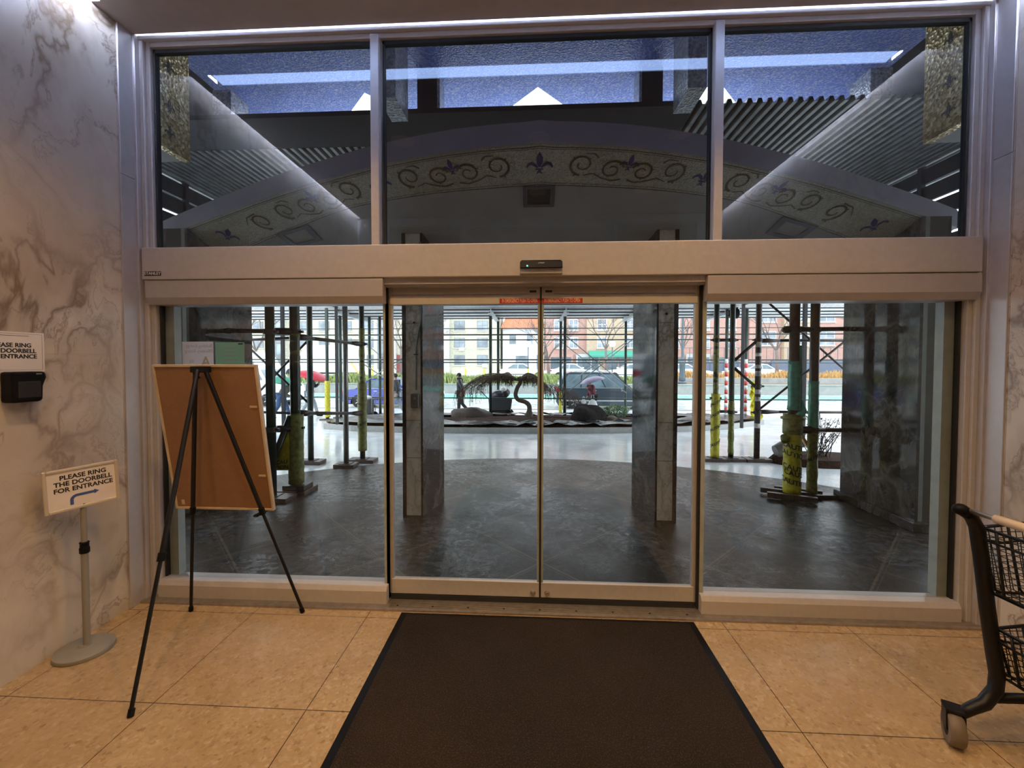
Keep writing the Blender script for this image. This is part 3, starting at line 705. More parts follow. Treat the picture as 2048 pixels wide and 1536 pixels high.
for i in range(60):
    for k in range(3): fs.append((4*i+k, 4*i+4+k, 4*i+5+k, 4*i+k+1))
mb.add(vs, fs)
mb.add([(-4.15, 1.68, soff(1.68)), (-4.15, 3.1, 2.77), (-4.15, 3.1, 2.94), (-4.15, 1.68, soff(1.68)+.17)], [(0, 1, 2, 3)])
mb.add([(4.15, 1.68, soff(1.68)), (4.15, 3.1, 2.77), (4.15, 3.1, 2.94), (4.15, 1.68, soff(1.68)+.17)], [(3, 2, 1, 0)])
for i in range(60): mb.add([(xs[i], yf(xs[i]), 2.77), (xs[i+1], yf(xs[i+1]), 2.77), (xs[i+1], yf(xs[i+1]), 2.95), (xs[i], yf(xs[i]), 2.95)], [(0, 3, 2, 1)])
mb.build('fascia', FASC, t)
def inlay(poly, dz, th=.002):
    mb = MB(); return mb.prism(poly, lambda u, v, k: (u, v, soff(v)-dz-th*k))
xb = [-3.86+7.72*i/64 for i in range(65)]; vs = []; fs = []
for x in xb:
    a = ye(x)+.012; b = max(a+.004, yi(x))
    if abs(x) > 3.4: a = max(a, ye(x)+.012)
    vs += [(x, a, soff(a)-.003), (x, b, soff(b)-.003)]
for i in range(64): fs.append((2*i, 2*i+2, 2*i+3, 2*i+1))
band = MB().add(vs, fs).build('mosaic_band', CREAM, t); DBT = M('dark_border_tesserae', (.07, .06, .06), .5)
for fn_, off in ((ye, .03), (ye, .05), (yi, -.012), (yi, -.035)):
    mb = MB()
    for i in range(64):
        x0, x1 = xb[i], xb[i+1]; wd = .007 if off in (.03, -.012) else .003
        p = [(x0, fn_(x0)+off), (x1, fn_(x1)+off), (x1, fn_(x1)+off+wd), (x0, fn_(x0)+off+wd)]
        mb.prism(p, lambda u, v, k: (u, v, soff(v)-.0035-.001*k))
    mb.build('border_line', DBT, band)
def bandfr(x0, ang=None):
    yc = (ye(x0)+yi(x0))/2; d = .05; sl = ((ye(x0+d)+yi(x0+d))-(ye(x0-d)+yi(x0-d)))/(4*d)
    T = Vector((1, sl)).normalized(); Nn = Vector((T.y, -T.x))   # Nn points to the near edge
    if ang:
        ca, sa = cos(ang), sin(ang); T, Nn = T*ca+Nn*sa, Nn*ca-T*sa
    def fr(u, v, k):
        p = Vector((x0, yc))+T*u+Nn*v; return (p.x, p.y, soff(p.y)-.0045-.0015*k)
    return fr
def lily(fr, sc): mb = MB(); fleur(mb, fr, sc); mb.build('lily_motif', MBLUE, band)
def ribbon(mb, fr, pts, w0, w1):
    for i in range(len(pts)-1):
        a = Vector(pts[i]); b = Vector(pts[i+1]); d = (b-a); n_ = Vector((-d.y, d.x)).normalized()
        f0 = i/(len(pts)-1); f1 = (i+1)/(len(pts)-1); wa = (w0+(w1-w0)*f0)/2; wb = (w0+(w1-w0)*f1)/2
        mb.prism([tuple(a-n_*wa), tuple(b-n_*wb), tuple(b+n_*wb), tuple(a+n_*wa)], fr)
def spiral(fr, c, r, a0, turns, sg, tail=None):
    pts = []; mbO = MB()
    for i in range(26):
        f = i/25; rr = r*(1-.72*f); a = a0+sg*2*pi*turns*f; pts.append((c[0]+rr*cos(a), c[1]+rr*sin(a)))
    ribbon(mbO, fr, pts, .022, .010)
    for f in (.05, .3, .5):
        i = int(25*f); p = pts[i]; q = (c[0]+(p[0]-c[0])*1.25, c[1]+(p[1]-c[1])*1.25); ribbon(mbO, fr, [p, ((p[0]+q[0])/2+.012*sg, (p[1]+q[1])/2), q], .016, .003)
    if tail: ribbon(mbO, fr, tail, .016, .007)
    mbO.build('scroll_motif', MOLIVE, band)
for s in (-1, 1):
    for xc in (.74, 2.10):
        fr = bandfr(s*xc)
        lily(lambda u, v, k, fr=fr: fr(u, v+.05, k), .20)
        for q in (-1, 1):
            spiral(fr, (q*.13, -.02), .10, pi/2+q*1.2, 1.35, -q, [(q*.03, -.11), (q*.10, -.135), (q*.20, -.11), (q*.28, -.07), (q*.36, -.10)])
            spiral(fr, (q*.39, .01), .11, -pi/2, 1.3, q, [(q*.27, .09), (q*.31, .125), (q*.38, .12)])
    fr = bandfr(s*2.80); spiral(fr, (0, .0), .115, -pi/2, 1.3, s, [(s*-.03, .11), (s*.1, .10), (s*.2, .02)])
    lily(bandfr(s*1.42), .26); lily(bandfr(s*3.32, s*radians(58)), .27)
lily(bandfr(0), .27)
# flat frames set in the soffit
def sqring(mb, P, f):
    c = (sum(p[0] for p in P)/4, sum(p[1] for p in P)/4); Q = [(c[0]+(p[0]-c[0])*f, c[1]+(p[1]-c[1])*f) for p in P]
    for i in range(4): mb.prism([P[i], P[(i+1) % 4], Q[(i+1) % 4], Q[i]], lambda u, v, k: (u, v, soff(v)-.004-.003*k))
    return Q
P0 = [(-.145, 1.03), (.145, 1.03), (.145, 1.29), (-.145, 1.29)]
mb = MB(); Q = sqring(mb, P0, .72); vent = mb.build('vent_frame', MGREY, t); MB().prism(Q, lambda u, v, k: (u, v, soff(v)-.003-.001*k)).build('vent_opening', GASKET, vent)
for s in (-1, 1):
    mb = MB(); sqring(mb, [(s*2.33, 1.73), (s*2.36, 1.48), (s*2.79, 1.63), (s*2.73, 1.86)], .66); mb.build('diamond_frame', MGREY, t)
# upper blue soffit: notches at its far edge let the sky in
t = thing('upper_blue_soffit', 'blue mosaic soffit with three bright triangular notches above the curved canopy', 'soffit', (0, 1.5, 4.8))
def slab_poly(P, z0, z1): return MB().prism(P, lambda u, v, k: (u, v, (z0, z1)[k]))
yb = 2.66; P = [(-3.75, .15), (3.75, .15), (3.75, yb)]
for xc in (2.03, 0, -2.03): P += [(xc+.44, yb), (xc, 2.17), (xc-.44, yb)]
P += [(-3.75, yb)]
slab_poly(P, 4.8, 4.86).build('mosaic_soffit', BLUEM, t)
MB().box(-6, -3.75, .15, 6, 4.8, 4.9).build('side_soffit', PLY, t); MB().box(3.75, 6, .15, 6, 4.8, 4.9).build('side_soffit', PLY, t)
for i, x in enumerate((-1.43, 1.43)):
    t = thing('hanging_pier', 'short silver mosaic pier hanging from the blue soffit, %s one' % ('left' if x < 0 else 'right'), 'pier', (x, 1.3, 4.0))
    MB().box(x-.085, x+.085, 1.2, 1.6, 4.13, 4.8).build('shaft', SILV, t)
    s = -1 if x < 0 else 1
    MB().box(*sorted((s*1.10, s*1.33)), 1.9, 2.0, 4.30, 4.8).build('shaded_recess', PLY, t)  # dark block stands in for the shade inside a recess
    MB().box(*sorted((s*1.07, s*1.10)), 1.86, 2.1, 4.33, 4.78).build('lit_edge', SILV, t)  # pale strip paints the lit inner edge of that recess
for s in (-1, 1):
    tag(MB().box(*sorted((s*3.46, s*3.68)), 1.9, 2.2, 4.34, 4.72).build('soffit_box', SILV, bev=.01), 'small pale square box under the blue soffit at its %s end' % ('left' if s < 0 else 'right'), 'box')
# ================================================================== SCAFFOLD SHED
def corr(x0, x1, y0, y1, z, along='y', pitch=.1, amp=.022):
    mb = MB(); a0, a1 = (x0, x1) if along == 'y' else (y0, y1); n_ = int((a1-a0)/pitch); vs = []; fs = []
    prof = []
    for i in range(n_):
        p = a0+i*pitch; prof += [(p, 1), (p+pitch*.35, 1), (p+pitch*.5, -1), (p+pitch*.85, -1)]
    prof.append((a1, 1))
    for p, s in prof:
        for q in ((y0, y1) if along == 'y' else (x0, x1)):
            vs.append((p, q, z+s*amp) if along == 'y' else (q, p, z+s*amp))
    for i in range(len(prof)-1): fs.append((2*i, 2*i+2, 2*i+3, 2*i+1))
    return mb.add(vs, fs)
def solid(o, th=.004):
    md = o.modifiers.new('thickness', 'SOLIDIFY'); md.thickness = th; return o
solid(one('shed_roof', corr(1.62, 6.2, 1.70, 10.5, 4.30), CORR, 'corrugated steel shed roof high behind the canopy on the right', 'roof'))
solid(one('shed_roof', corr(-6.2, -1.9, 2.36, 10.5, 4.30), CORR, 'corrugated steel shed roof high behind the canopy on the left', 'roof'))
one('shed_roof', MB().box(-1.9, 1.62, 1.72, 10.5, 4.28, 4.33).box(-6.2, -1.9, 1.72, 2.36, 4.28, 4.33), PLY, 'dark plywood shed roof high behind the canopy in the middle', 'roof')
solid(one('shed_roof', corr(-16, 16, 11.4, 14.75, 3.50, 'x', .62, .045), WHT, 'long corrugated steel shed roof over the far sidewalk', 'roof'))
for i, nm in enumerate(('first', 'second', 'third', 'fourth')):  # dark strips stand in for the shaded stripes between the roof's lit ribs
    one('rib_shade', MB().box(-16, 16, 11.55+i*.95, 11.62+i*.95, 3.415, 3.45), PLY, 'dark strip added as rib shade under the far sidewalk shed roof, %s from the driveway side' % nm, 'shade strip')
one('shed_roof', MB().box(-16, 16, 11.4, 14.7, 3.56, 3.62), PLY, 'plywood deck on top of the far sidewalk shed roof', 'roof')
one('bounce_deck', MB().box(-6.2, 6.2, 2.0, 10.5, 4.335, 4.36), M('pale_bounce_board', (.45, .47, .49), .5), 'added pale reflector sheet on top of the shed roof behind the canopy', 'roof')  # unseen pale sheet, added to bounce sky light up onto the blue soffit
for i, (x, y0, nm) in enumerate(((-6.8, 11.5, 'leftmost white roof beam of the far sidewalk shed'), (-1.47, 11.5, 'white roof beam of the far shed above the weeping tree'), (1.07, 11.5, 'white roof beam of the far shed right of the door gap'), (3.6, 11.5, 'white roof beam of the far shed left of the right column'), (6.7, 11.5, 'white roof beam of the far shed right of the right column'))):
    mb = MB().box(x-.09, x+.09, y0, 14.7, 3.30, 3.315).box(x-.09, x+.09, y0, 14.7, 3.475, 3.49).box(x-.012, x+.012, y0, 14.7, 3.31, 3.48)
    one('roof_beam', mb, BEAMW, nm, 'beam')
for x, nm in ((-5.2, 'left'), (5.2, 'right')):
    mb = MB()
    for i in range(5): mb.box(*sorted((x, x+(.04 if x > 0 else -.04))), .9, 8.2, 3.08+i*.24, 3.28+i*.24)
    for y in (.95, 3.3, 5.7, 8.1): mb.box(x-.03, x+.03, y-.03, y+.03, 0, 4.28)
    one('slatted_hoarding', mb, PLY, 'slatted dark hoarding seen at the %s edge through the upper glass' % nm, 'hoarding')
def caut(parent, c, r, z, a, word='CAUTION', size=.07, tilt=0):
    return text(word, size, None, INK, parent, bold=.0015, fn=lambda p: Vector((c[0]+(r+.002+p.z)*sin(a+p.x/r), c[1]-(r+.002+p.z)*cos(a+p.x/r), z+p.y+p.x*tilt)))
def post(x, y, top, label, mt=PIPE, r=.05, plank=(.24, .12), wraps=(), clamps=()):
    g = zg(y); t = thing('scaffold_post', label, 'post', (x, y, g))
    MB().tube([(x, y, g+.03), (x, y, top)], r, 14).build('pipe', mt, t, smooth='all')
    if plank:
        MB().box(x-plank[0], x+plank[0], y-plank[1], y+plank[1], g-.01, g+.045).build('base_plank', WOOD, t, bev=.004)
        MB().box(x-.09, x+.09, y-.09, y+.09, g+.045, g+.053).build('base_plate', PIPEB, t)
    for z0, z1, m_, dr in wraps:
        nseg = max(2, int((z1-z0)/.05)); rr = [r+dr+.004*random.uniform(-1, 1) for _ in range(nseg+1)]
        MB().tube([(x+random.uniform(-.002, .002), y, z0+(z1-z0)*i/nseg) for i in range(nseg+1)], rr, 14).build('tape_wrap', m_, t, smooth='all')
    for z in clamps:
        MB().tube([(x, y, z-.03), (x, y, z+.03)], r+.014, 12).box(x-r-.05, x+r+.05, y-.02, y+.02, z-.014, z+.014).build('clamp', PIPEB, t, smooth=True)
    return t
L = 'left of the doors'
post(-3.16, 2.08, 2.74, 'dark green scaffold post nearest the black marble pier on the left', r=.052, clamps=(2.0, .84))
t = post(-3.02, 2.36, 2.74, 'thick scaffold post wrapped in grimy yellow tape, left of the doors', TAPEO, r=.058, plank=None, wraps=((.12, .98, TAPEO, .035), (1.0, 2.6, PIPE, .002)), clamps=(2.02, .82))
MB().box(-3.22, -2.84, 2.22, 2.55, -.01, .05).box(-3.16, -2.88, 2.28, 2.5, .05, .10).build('base_plank', WOOD, t, bev=.004)
g_ = MB().add([(-3.30, 2.26, .30), (-3.06, 2.28, .30), (-3.06, 2.28, .80), (-3.13, 2.27, .80)], [(0, 1, 2, 3)]).build('tape_sheet', TAPEY, t); solid(g_)
text('CAU\nTION', .07, frame((-3.15, 2.262, .37), (1, .08, .1), (0, 0, 1)), INK, g_, bold=.001)
MB().tube([(-3.05, 2.3, .97), (-3.36, 2.15, .03)], .04, 12).build('slanted_strut', PIPE, t, smooth='all')
post(-3.66, 3.9, 4.28, 'slim dark post standing behind the tape-wrapped left post', r=.045, plank=(.2, .12))
post(-2.99, 3.72, 2.76, 'grey galvanised scaffold post on a timber block left of the doors', PIPEG, r=.040, plank=(.16, .12))
t = post(-2.86, 4.05, 4.28, 'scaffold post with yellow caution tape beside the grey galvanised one', r=.042, plank=(.22, .12), wraps=((.18, .95, TAPEO, .030), (.95, 1.30, TAPEO, .034), (1.30, 2.2, TAPEO, .003)), clamps=(1.94,))
caut(t, (-2.86, 4.05), .075, .60, -.6, 'CAUTION', .06, .4)
t = post(3.10, 2.50, 2.74, 'thick scaffold post in green wrap and caution tape, right of the doors', PIPEB, r=.055, plank=None, wraps=((1.07, 1.66, WRAPG, .006), (.06, .95, TAPEY, .040), (.78, 1.02, TAPEO, .05)), clamps=(2.03,))
MB().tube([(3.10, 2.50, .96), (3.10, 2.50, .985)], .13, 16).tube([(2.99, 2.46, .70), (2.96, 2.42, .76)], .045, 8).build('tape_knot', TAPEO, t, smooth='all')
MB().tube([(3.14, 2.47, 1.05), (3.16, 2.47, 1.10), (3.15, 2.47, 1.85)], [.03, .022, .016], 8).tube([(3.13, 2.45, 1.0), (3.19, 2.44, 1.06), (3.17, 2.44, 1.2)], [.05, .035, .012], 8).build('wrap_fold', WRAPG, t, smooth='all')
for z, a, wd in ((.20, -.1, 'CAUTION'), (.29, .5, 'CAUTION'), (.36, .3, 'CAUTION'), (.62, .1, 'CAUTION'), (.54, -.4, 'CAUTION')): caut(t, (3.10, 2.5), .097, z, a, wd, .085, -.25)
mb = MB(); mb.M = Matrix.Translation((3.05, 2.55, .05)) @ Matrix.Rotation(radians(-24), 4, 'Z'); mb.box(-.26, .26, -.03, .03, -.03, .03); mb.box(-.20, .30, -.22, -.16, -.03, .03); mb.box(-.1, .4, .12, .18, -.03, .03)
mb.build('base_plank', WOOD, t, bev=.004)
t = post(3.35, 2.52, 2.74, 'scaffold post with green wrap above dull yellow tape, beside the black marble pier', PIPEB, r=.050, plank=(.26, .06), wraps=((.80, 1.42, WRAPG, .006), (.05, .80, TAPEO, .007)), clamps=(2.04, .83))
caut(t, (3.35, 2.52), .058, .5, 0, 'CAUTION', .06, .5)
t = post(3.02, 4.48, 4.28, 'scaffold post in bright yellow caution tape just right of the doors', r=.042, plank=(.20, .12), wraps=((.06, 1.12, TAPEY, .028), (1.12, 2.1, TAPEO, .003)), clamps=(2.02, 1.05))
for z, a in ((.3, .2), (.55, -.3), (.8, .3), (.98, 0)): caut(t, (3.02, 4.48), .072, z, a, 'CAUTION', .07, .5)
post(3.29, 4.5, 4.28, 'slim scaffold post with dull tape near its foot, second right of the doors', r=.042, plank=(.20, .12), wraps=((.1, 1.0, TAPEO, .004),), clamps=(2.02, .81))
STK = M('torn_white_stickers', (.5, .48, .46), .6, var=.7, sc=9)
t = post(3.71, 4.49, 4.28, 'scaffold post covered in torn stickers, third right of the doors', PIPEB, r=.045, plank=(.20, .12), clamps=(2.02, 1.25, .81))
for z in (.55, 1.0, 1.12, 1.42, 1.55, 1.75, 1.9): MB().tube([(3.71, 4.49, z), (3.71, 4.49, z+random.uniform(.04, .09))], .0462, 14).build('sticker', STK, t, smooth='all')
def stripes(x, y, z0, z1, t, r=.052):
    k = 0; z = z0
    while z < z1: MB().tube([(x, y, z), (x, y, z+.15)], r, 12).build('red_band' if k % 2 else 'white_band', REDT if k % 2 else WHT, t, smooth='all'); z += .15; k += 1
far = [(-1.56, 12.38, 'front far scaffold post beside the weeping tree, left of it', 0), (-1.44, 14.3, 'rear far scaffold post behind the grey cart', 0), (1.12, 12.64, 'front far scaffold post in front of the dark wagon', 0), (1.09, 14.44, 'far scaffold post with yellow foot, near the tail of the dark wagon', 1), (3.72, 14.6, 'far scaffold post in front of the doors of the dark wagon', 0), (6.6, 15.0, 'far scaffold post seen right of the right column', 0), (6.95, 14.9, 'far scaffold post with yellow sleeve right of the right column', 1), (-7.1, 11.4, 'far scaffold post with bright yellow tape at its foot on the left', 2), (-7.0, 12.2, 'plain far scaffold post beside the yellow-footed one', 0), (-6.55, 13.8, 'far scaffold post beside the black shopping trolley', 0), (-6.2, 14.0, 'far scaffold post with dark cap behind the black shopping trolley', 0)]
for x, y, lb, k in far:
    post(x, y, 3.5, lb, r=.055, plank=(.25, .1), wraps=(((zg(y)+.1, zg(y)+1.0, TAPEY, .01),) if k == 1 else ((zg(y)+.1, zg(y)+1.35, TAPEY, .035),) if k == 2 else ()))
for x, y, lb in ((7.3, 12.2, 'far post with red and white bands, right one of the pair'), (6.55, 12.0, 'far post with red and white bands, left one of the pair'), (12.9, 10.6, 'post with red and white bands at the far right edge, left one'), (14.2, 11.6, 'post with red and white bands at the far right edge, right one')):
    t = post(x, y, 3.5, lb, r=.05, plank=(.2, .1)); stripes(x, y, zg(y)+.2, 1.75, t)
t = thing('loose_caution_tape', 'crumpled bright yellow caution tape hanging by the red and white posts', 'tape', (7.3, 11.9, -.3))
vs = []; fs = []
for i in range(13):
    z = 1.05-i*.11
    for j in range(5): vs.append((7.28+.055*j*(1+.08*i)+random.uniform(-.03, .03), 11.9+random.uniform(-.08, .08), z+random.uniform(-.03, .03)))
for i in range(12):
    for j in range(4): fs.append((i*5+j, i*5+j+1, (i+1)*5+j+1, (i+1)*5+j))
solid(MB().add(vs, fs).build('sheet', TAPEY, t))
def rail(a, b, label, mt=PIPE, r=.024, ends=True):
    mb = MB().tube([a, b], r, 10)
    o = one('scaffold_rail', mb, mt, label, 'rail', smooth='all')
    if ends:
        d = (Vector(b)-Vector(a)).normalized()
        for p, q in ((Vector(a), 1), (Vector(b), -1)): MB().tube([p+d*q*.02, p+d*q*.16, p+d*q*.34], [r*1.6, r*1.7, r], 10).build('rail_end', mt, o, smooth='all')
    return o
rail((-3.9, 2.0, 2.01), (-3.02, 2.30, 2.02), 'thick dark rail between the left marble pier and the tape-wrapped post', PIPEB, .026)
rail((-3.9, 2.0, .82), (-3.02, 2.30, .82), 'low dark rail between the left marble pier and the tape-wrapped post', PIPEB, .026)
rail((-3.0, 2.38, 1.96), (-2.86, 4.03, 1.94), 'dark rail running back from the tape-wrapped post to the caution-tape post', PIPEB, .024)
rail((-3.0, 2.38, 1.0), (-2.86, 4.03, .80), 'low dark rail running back from the tape-wrapped post', PIPEB, .024)
rail((-6.2, 4.4, 1.98), (-3.66, 3.9, 2.05), 'dark rail behind the left marble pier, at head height', PIPEB, .022)
rail((-6.2, 4.4, .80), (-3.66, 3.9, .80), 'low dark rail behind the left marble pier', PIPEB, .022)
rail((-4.9, 3.95, 2.05), (-3.66, 3.9, .95), 'slanting brace left of the tape-wrapped post, falling to the right', PIPEB, .018, False)
rail((-4.9, 3.95, .80), (-3.66, 3.9, 2.02), 'low slanting brace left of the tape-wrapped post', PIPEB, .018, False)
rail((2.96, 2.5, 2.04), (4.05, 2.5, 2.05), 'thick dark rail from the green-wrapped post to the right marble pier', PIPEB, .027)
rail((3.13, 2.5, .83), (4.05, 2.5, .83), 'low dark rail from the green-wrapped post to the right marble pier', PIPEB, .027)
rail((3.71, 4.49, 2.01), (5.6, 4.49, 2.01), 'dark rail right of the stickered post, at head height', PIPEB, .022)
rail((3.71, 4.49, .82), (5.6, 4.49, .82), 'low dark rail right of the stickered post', PIPEB, .022)
rail((3.88, 4.49, 2.62), (5.6, 4.49, 1.08), 'slanting brace right of the stickered post, falling to the right', PIPEB, .018, False)
rail((3.74, 4.49, .86), (5.6, 4.47, 2.43), 'slanting brace right of the stickered post, rising to the right', PIPEB, .018, False)
rail((3.02, 4.49, 2.02), (3.29, 4.5, 2.02), 'short rail joining the first two posts right of the doors, at head height', PIPE, .026, False)
rail((3.02, 4.49, .82), (3.29, 4.5, .82), 'short low rail joining the first two posts right of the doors', PIPE, .026, False)
rail((3.33, 4.5, 1.68), (3.70, 4.49, 2.02), 'short brace rising to the stickered post', PIPEB, .026, False)
rail((3.33, 4.5, 1.55), (3.70, 4.49, 1.22), 'short brace falling to the stickered post', PIPEB, .026, False)
for z, y, nm in ((2.64, 12.45, 'top front'), (1.74, 12.45, 'middle front'), (.35, 12.45, 'lowest front'), (2.56, 14.35, 'top rear'), (1.64, 14.35, 'middle rear'), (3.02, 14.35, 'roof-level rear')):
    rail((-15, y, z), (15, y, z), 'long %s rail of the far sidewalk shed' % nm, PIPE, .024 if z < 3 else .016, False)
for q, nm in ((((1.14, 12.5, 2.60), (3.60, 12.5, .55)), 'front brace in front of the dark wagon, falling to the right'), (((1.14, 12.5, .52), (3.62, 12.5, 2.56)), 'front brace in front of the dark wagon, rising to the right'), (((1.15, 14.4, 2.45), (3.72, 14.4, .42)), 'rear brace in front of the dark wagon, falling to the right'), (((1.15, 14.4, .60), (3.72, 14.4, 2.48)), 'rear brace in front of the dark wagon, rising to the right'),
              (((-6.5, 12.5, .75), (-4.0, 12.5, 2.3)), 'front brace left of the left column, rising to the right'), (((-6.3, 12.5, 1.6), (-3.9, 12.5, .0)), 'front brace left of the left column, falling to the right'), (((-7.0, 14.3, 2.5), (-4.6, 14.3, .5)), 'rear brace left of the left column, falling to the right'), (((-7.0, 14.3, .5), (-4.4, 14.3, 2.5)), 'rear brace left of the left column, rising to the right'),
              (((12.9, 10.6, 2.6), (14.2, 11.6, 1.7)), 'brace at the far right edge, falling to the right'), (((12.9, 10.6, .9), (14.2, 11.6, 2.2)), 'brace at the far right edge, rising to the right')):
    rail(*q, nm, PIPEG, .018, False)
# shed floodlight
t = thing('flood_light', 'small round black lamp under the shed roof right of the doors', 'lamp', (4.45, 7.0, 2.75))
MB().lathe([(.05, -.12), (.11, -.05), (.12, .08), (.10, .10)], (4.45, 7.0, 2.75), 16, axis='x').build('housing', BLACK, t, smooth=True)
MB().tube([(4.45, 7, 2.8), (4.45, 7, 4.3)], .012, 8).build('stem', PIPEB, t)

# ================================================================== PLANTER BED
def poly_in(p, P):
    c = False; n_ = len(P)
    for i in range(n_):
        a, b = P[i], P[i-1]
        if (a[1] > p[1]) != (b[1] > p[1]) and p[0] < (b[0]-a[0])*(p[1]-a[1])/(b[1]-a[1])+a[0]: c = not c
    return c
BED = [(-6.3, 9.4), (-5.9, 8.75), (-4.9, 8.25), (-3.4, 8.05), (-1.5, 8.0), (.2, 8.1), (2.6, 8.45), (4.2, 8.9), (5.6, 9.6), (7.4, 11.2), (7.5, 12.4), (5.5, 12.9), (2, 13.0), (-3, 12.2), (-5.6, 11.0)]
def shrink(P, d):
    c = (sum(p[0] for p in P)/len(P), sum(p[1] for p in P)/len(P)); out = []
    for p in P:
        v = Vector(p)-Vector(c); out.append(tuple(Vector(c)+v*(1-d/v.length)))
    return out
B2 = shrink(BED, .13)
mb = MB()
for i in range(len(BED)):
    j = (i+1) % len(BED); a, b, c, d = BED[i], BED[j], B2[j], B2[i]
    vs = [(*p, zg(p[1])-.05) for p in (a, b, c, d)]+[(*p, zg(p[1])+.14) for p in (a, b, c, d)]
    mb.add(vs, [(0, 1, 2, 3), (7, 6, 5, 4), (0, 4, 5, 1), (2, 6, 7, 3)])
one('planter_curb', mb, CURB, 'low wet concrete curb around the planted island in the driveway', 'curb')
def bedz(x, y):
    c = (.6, 10.4); r = sqrt(((x-c[0])/6.8)**2+((y-c[1])/2.4)**2); return zg(y)+.13+.10*max(0, 1-r)
cen = Vector((.6, 10.5)); ring = []
for i in range(72):
    a = 2*pi*i/72; d = Vector((cos(a), sin(a))); t_ = .1
    while poly_in(tuple(cen+d*t_), B2) and t_ < 9: t_ += .04
    ring.append((d, t_))
def bedmesh(r0, r1, nr, amp, dz, frq=3.1):
    vs = []; fs = []
    for j in range(nr+1):
        f = r0+(r1-r0)*j/nr
        for i, (d, t_) in enumerate(ring):
            p = cen+d*t_*f; x, y = p
            h = amp*(sin(x*frq+y*5.1)*.4+sin(x*7.7-y*3.3+j)*.3+sin(x*13.1+y*9.7)*.3+random.uniform(-.4, .4))
            vs.append((x, y, bedz(x, y)+dz+h*(0 if j == nr and r1 == 1 else 1)))
    n_ = len(ring)
    for j in range(nr):
        for i in range(n_): fs.append((j*n_+i, j*n_+(i+1) % n_, (j+1)*n_+(i+1) % n_, (j+1)*n_+i))
    if r0 < .1: fs.append(tuple(range(n_))[::-1])
    return MB().add(vs, fs)
MULCH = M('wet_brown_mulch', (.03, .014, .009), .95, var=.6, sc=30, bmp=.6, spec=.15)
SHEET = M('black_plastic_sheet', (.005, .0055, .007), .26, var=.2, spec=.4)
tag(bedmesh(.02, 1, 12, .03, 0).build('mulch', MULCH), 'brown leaf mulch filling the planted island', 'mulch', kind='stuff')
tag(bedmesh(.66, .985, 11, .055, .075, 7).build('plastic_sheet', SHEET, smooth='all'), 'crumpled black plastic sheet laid around the planted island', 'sheet')
ROCK = M('dark_wet_rock', (.035, .022, .016), .75, var=.4, sc=8, bmp=.5)
def rock(c, r, label, mt=ROCK):
    mb = MB(); mb.ell(c, r, 20, 12)
    for i, v in enumerate(mb.v):
        d = Vector(v)-Vector(c); k = 1+.08*sin(v[0]*9+v[2]*7)+.06*sin(v[1]*13+v[0]*5)+random.uniform(-.015, .015); p = Vector(c)+d*k; mb.v[i] = (p.x, p.y, max(p.z, c[2]-.05))
    return one('garden_rock', mb, mt, label, 'rock', smooth='all')
rock((-2.1, 11.2, bedz(-2.1, 11.2)), (.75, .5, .30), 'wide low brown mound under the weeping tree branches')
rock((1.55, 9.6, bedz(1.5, 9.6)), (.55, .45, .50), 'dark hooded rock in front of the dark wagon', M('black_stone', (.02, .018, .018), .9, var=.5, bmp=.5, spec=.1))
rock((2.35, 10.1, bedz(2.3, 10.1)), (.2, .18, .12), 'small rock beside the dark hooded rock')
# weeping tree
BARK = M('weeping_tree_bark', (.07, .05, .035), .8, var=.4, sc=15, bmp=.5)
DRYL = M('dry_brown_leaves', (.08, .035, .018), .7, var=.6, sc=40)
TWIG = M('twig_brown', (.05, .032, .022), .8, var=.3)
tx, ty = -.18, 11.0; tz = bedz(tx, ty)
t = thing('weeping_tree', 'small weeping tree with twisted trunk and drooping bare twigs in the planted island', 'tree', (tx, ty, tz))
tr = [(0, 0, 0), (.03, 0, .16), (.02, 0, .36), (-.1, .0, .48), (-.34, 0, .56), (-.42, 0, .72), (-.36, 0, .95), (-.27, 0, 1.12), (-.32, 0, 1.30)]
tr = [(tx+a, ty+b, tz+c) for a, b, c in tr]
def curve(P, n_):
    out = []
    for i in range(len(P)-1):
        p0, p1, p2, p3 = (Vector(P[max(i-1, 0)]), Vector(P[i]), Vector(P[i+1]), Vector(P[min(i+2, len(P)-1)]))
        for k in range(n_):
            u = k/n_; out.append(.5*((2*p1)+(p2-p0)*u+(2*p0-5*p1+4*p2-p3)*u*u+(3*p1-p0-3*p2+p3)*u**3))
    out.append(Vector(P[-1])); return out
cv = curve(tr, 6); MB().tube(cv, [.15-.07*min(1, i/8) if i < 8 else .08-.02*i/len(cv) for i in range(len(cv))], 12).build('trunk', BARK, t, smooth='all')
br = MB(); tw = MB(); lf = MB(); top = Vector(tr[-1])
rng = random.Random(3)
def leaf(mb, p, s_):
    a = Vector((rng.uniform(-1, 1), rng.uniform(-1, 1), rng.uniform(-1, .3))).normalized(); b = a.orthogonal().normalized()
    mb.add([p-a*s_, p+b*s_*.5, p+a*s_, p-b*s_*.5], [(0, 1, 2, 3)])
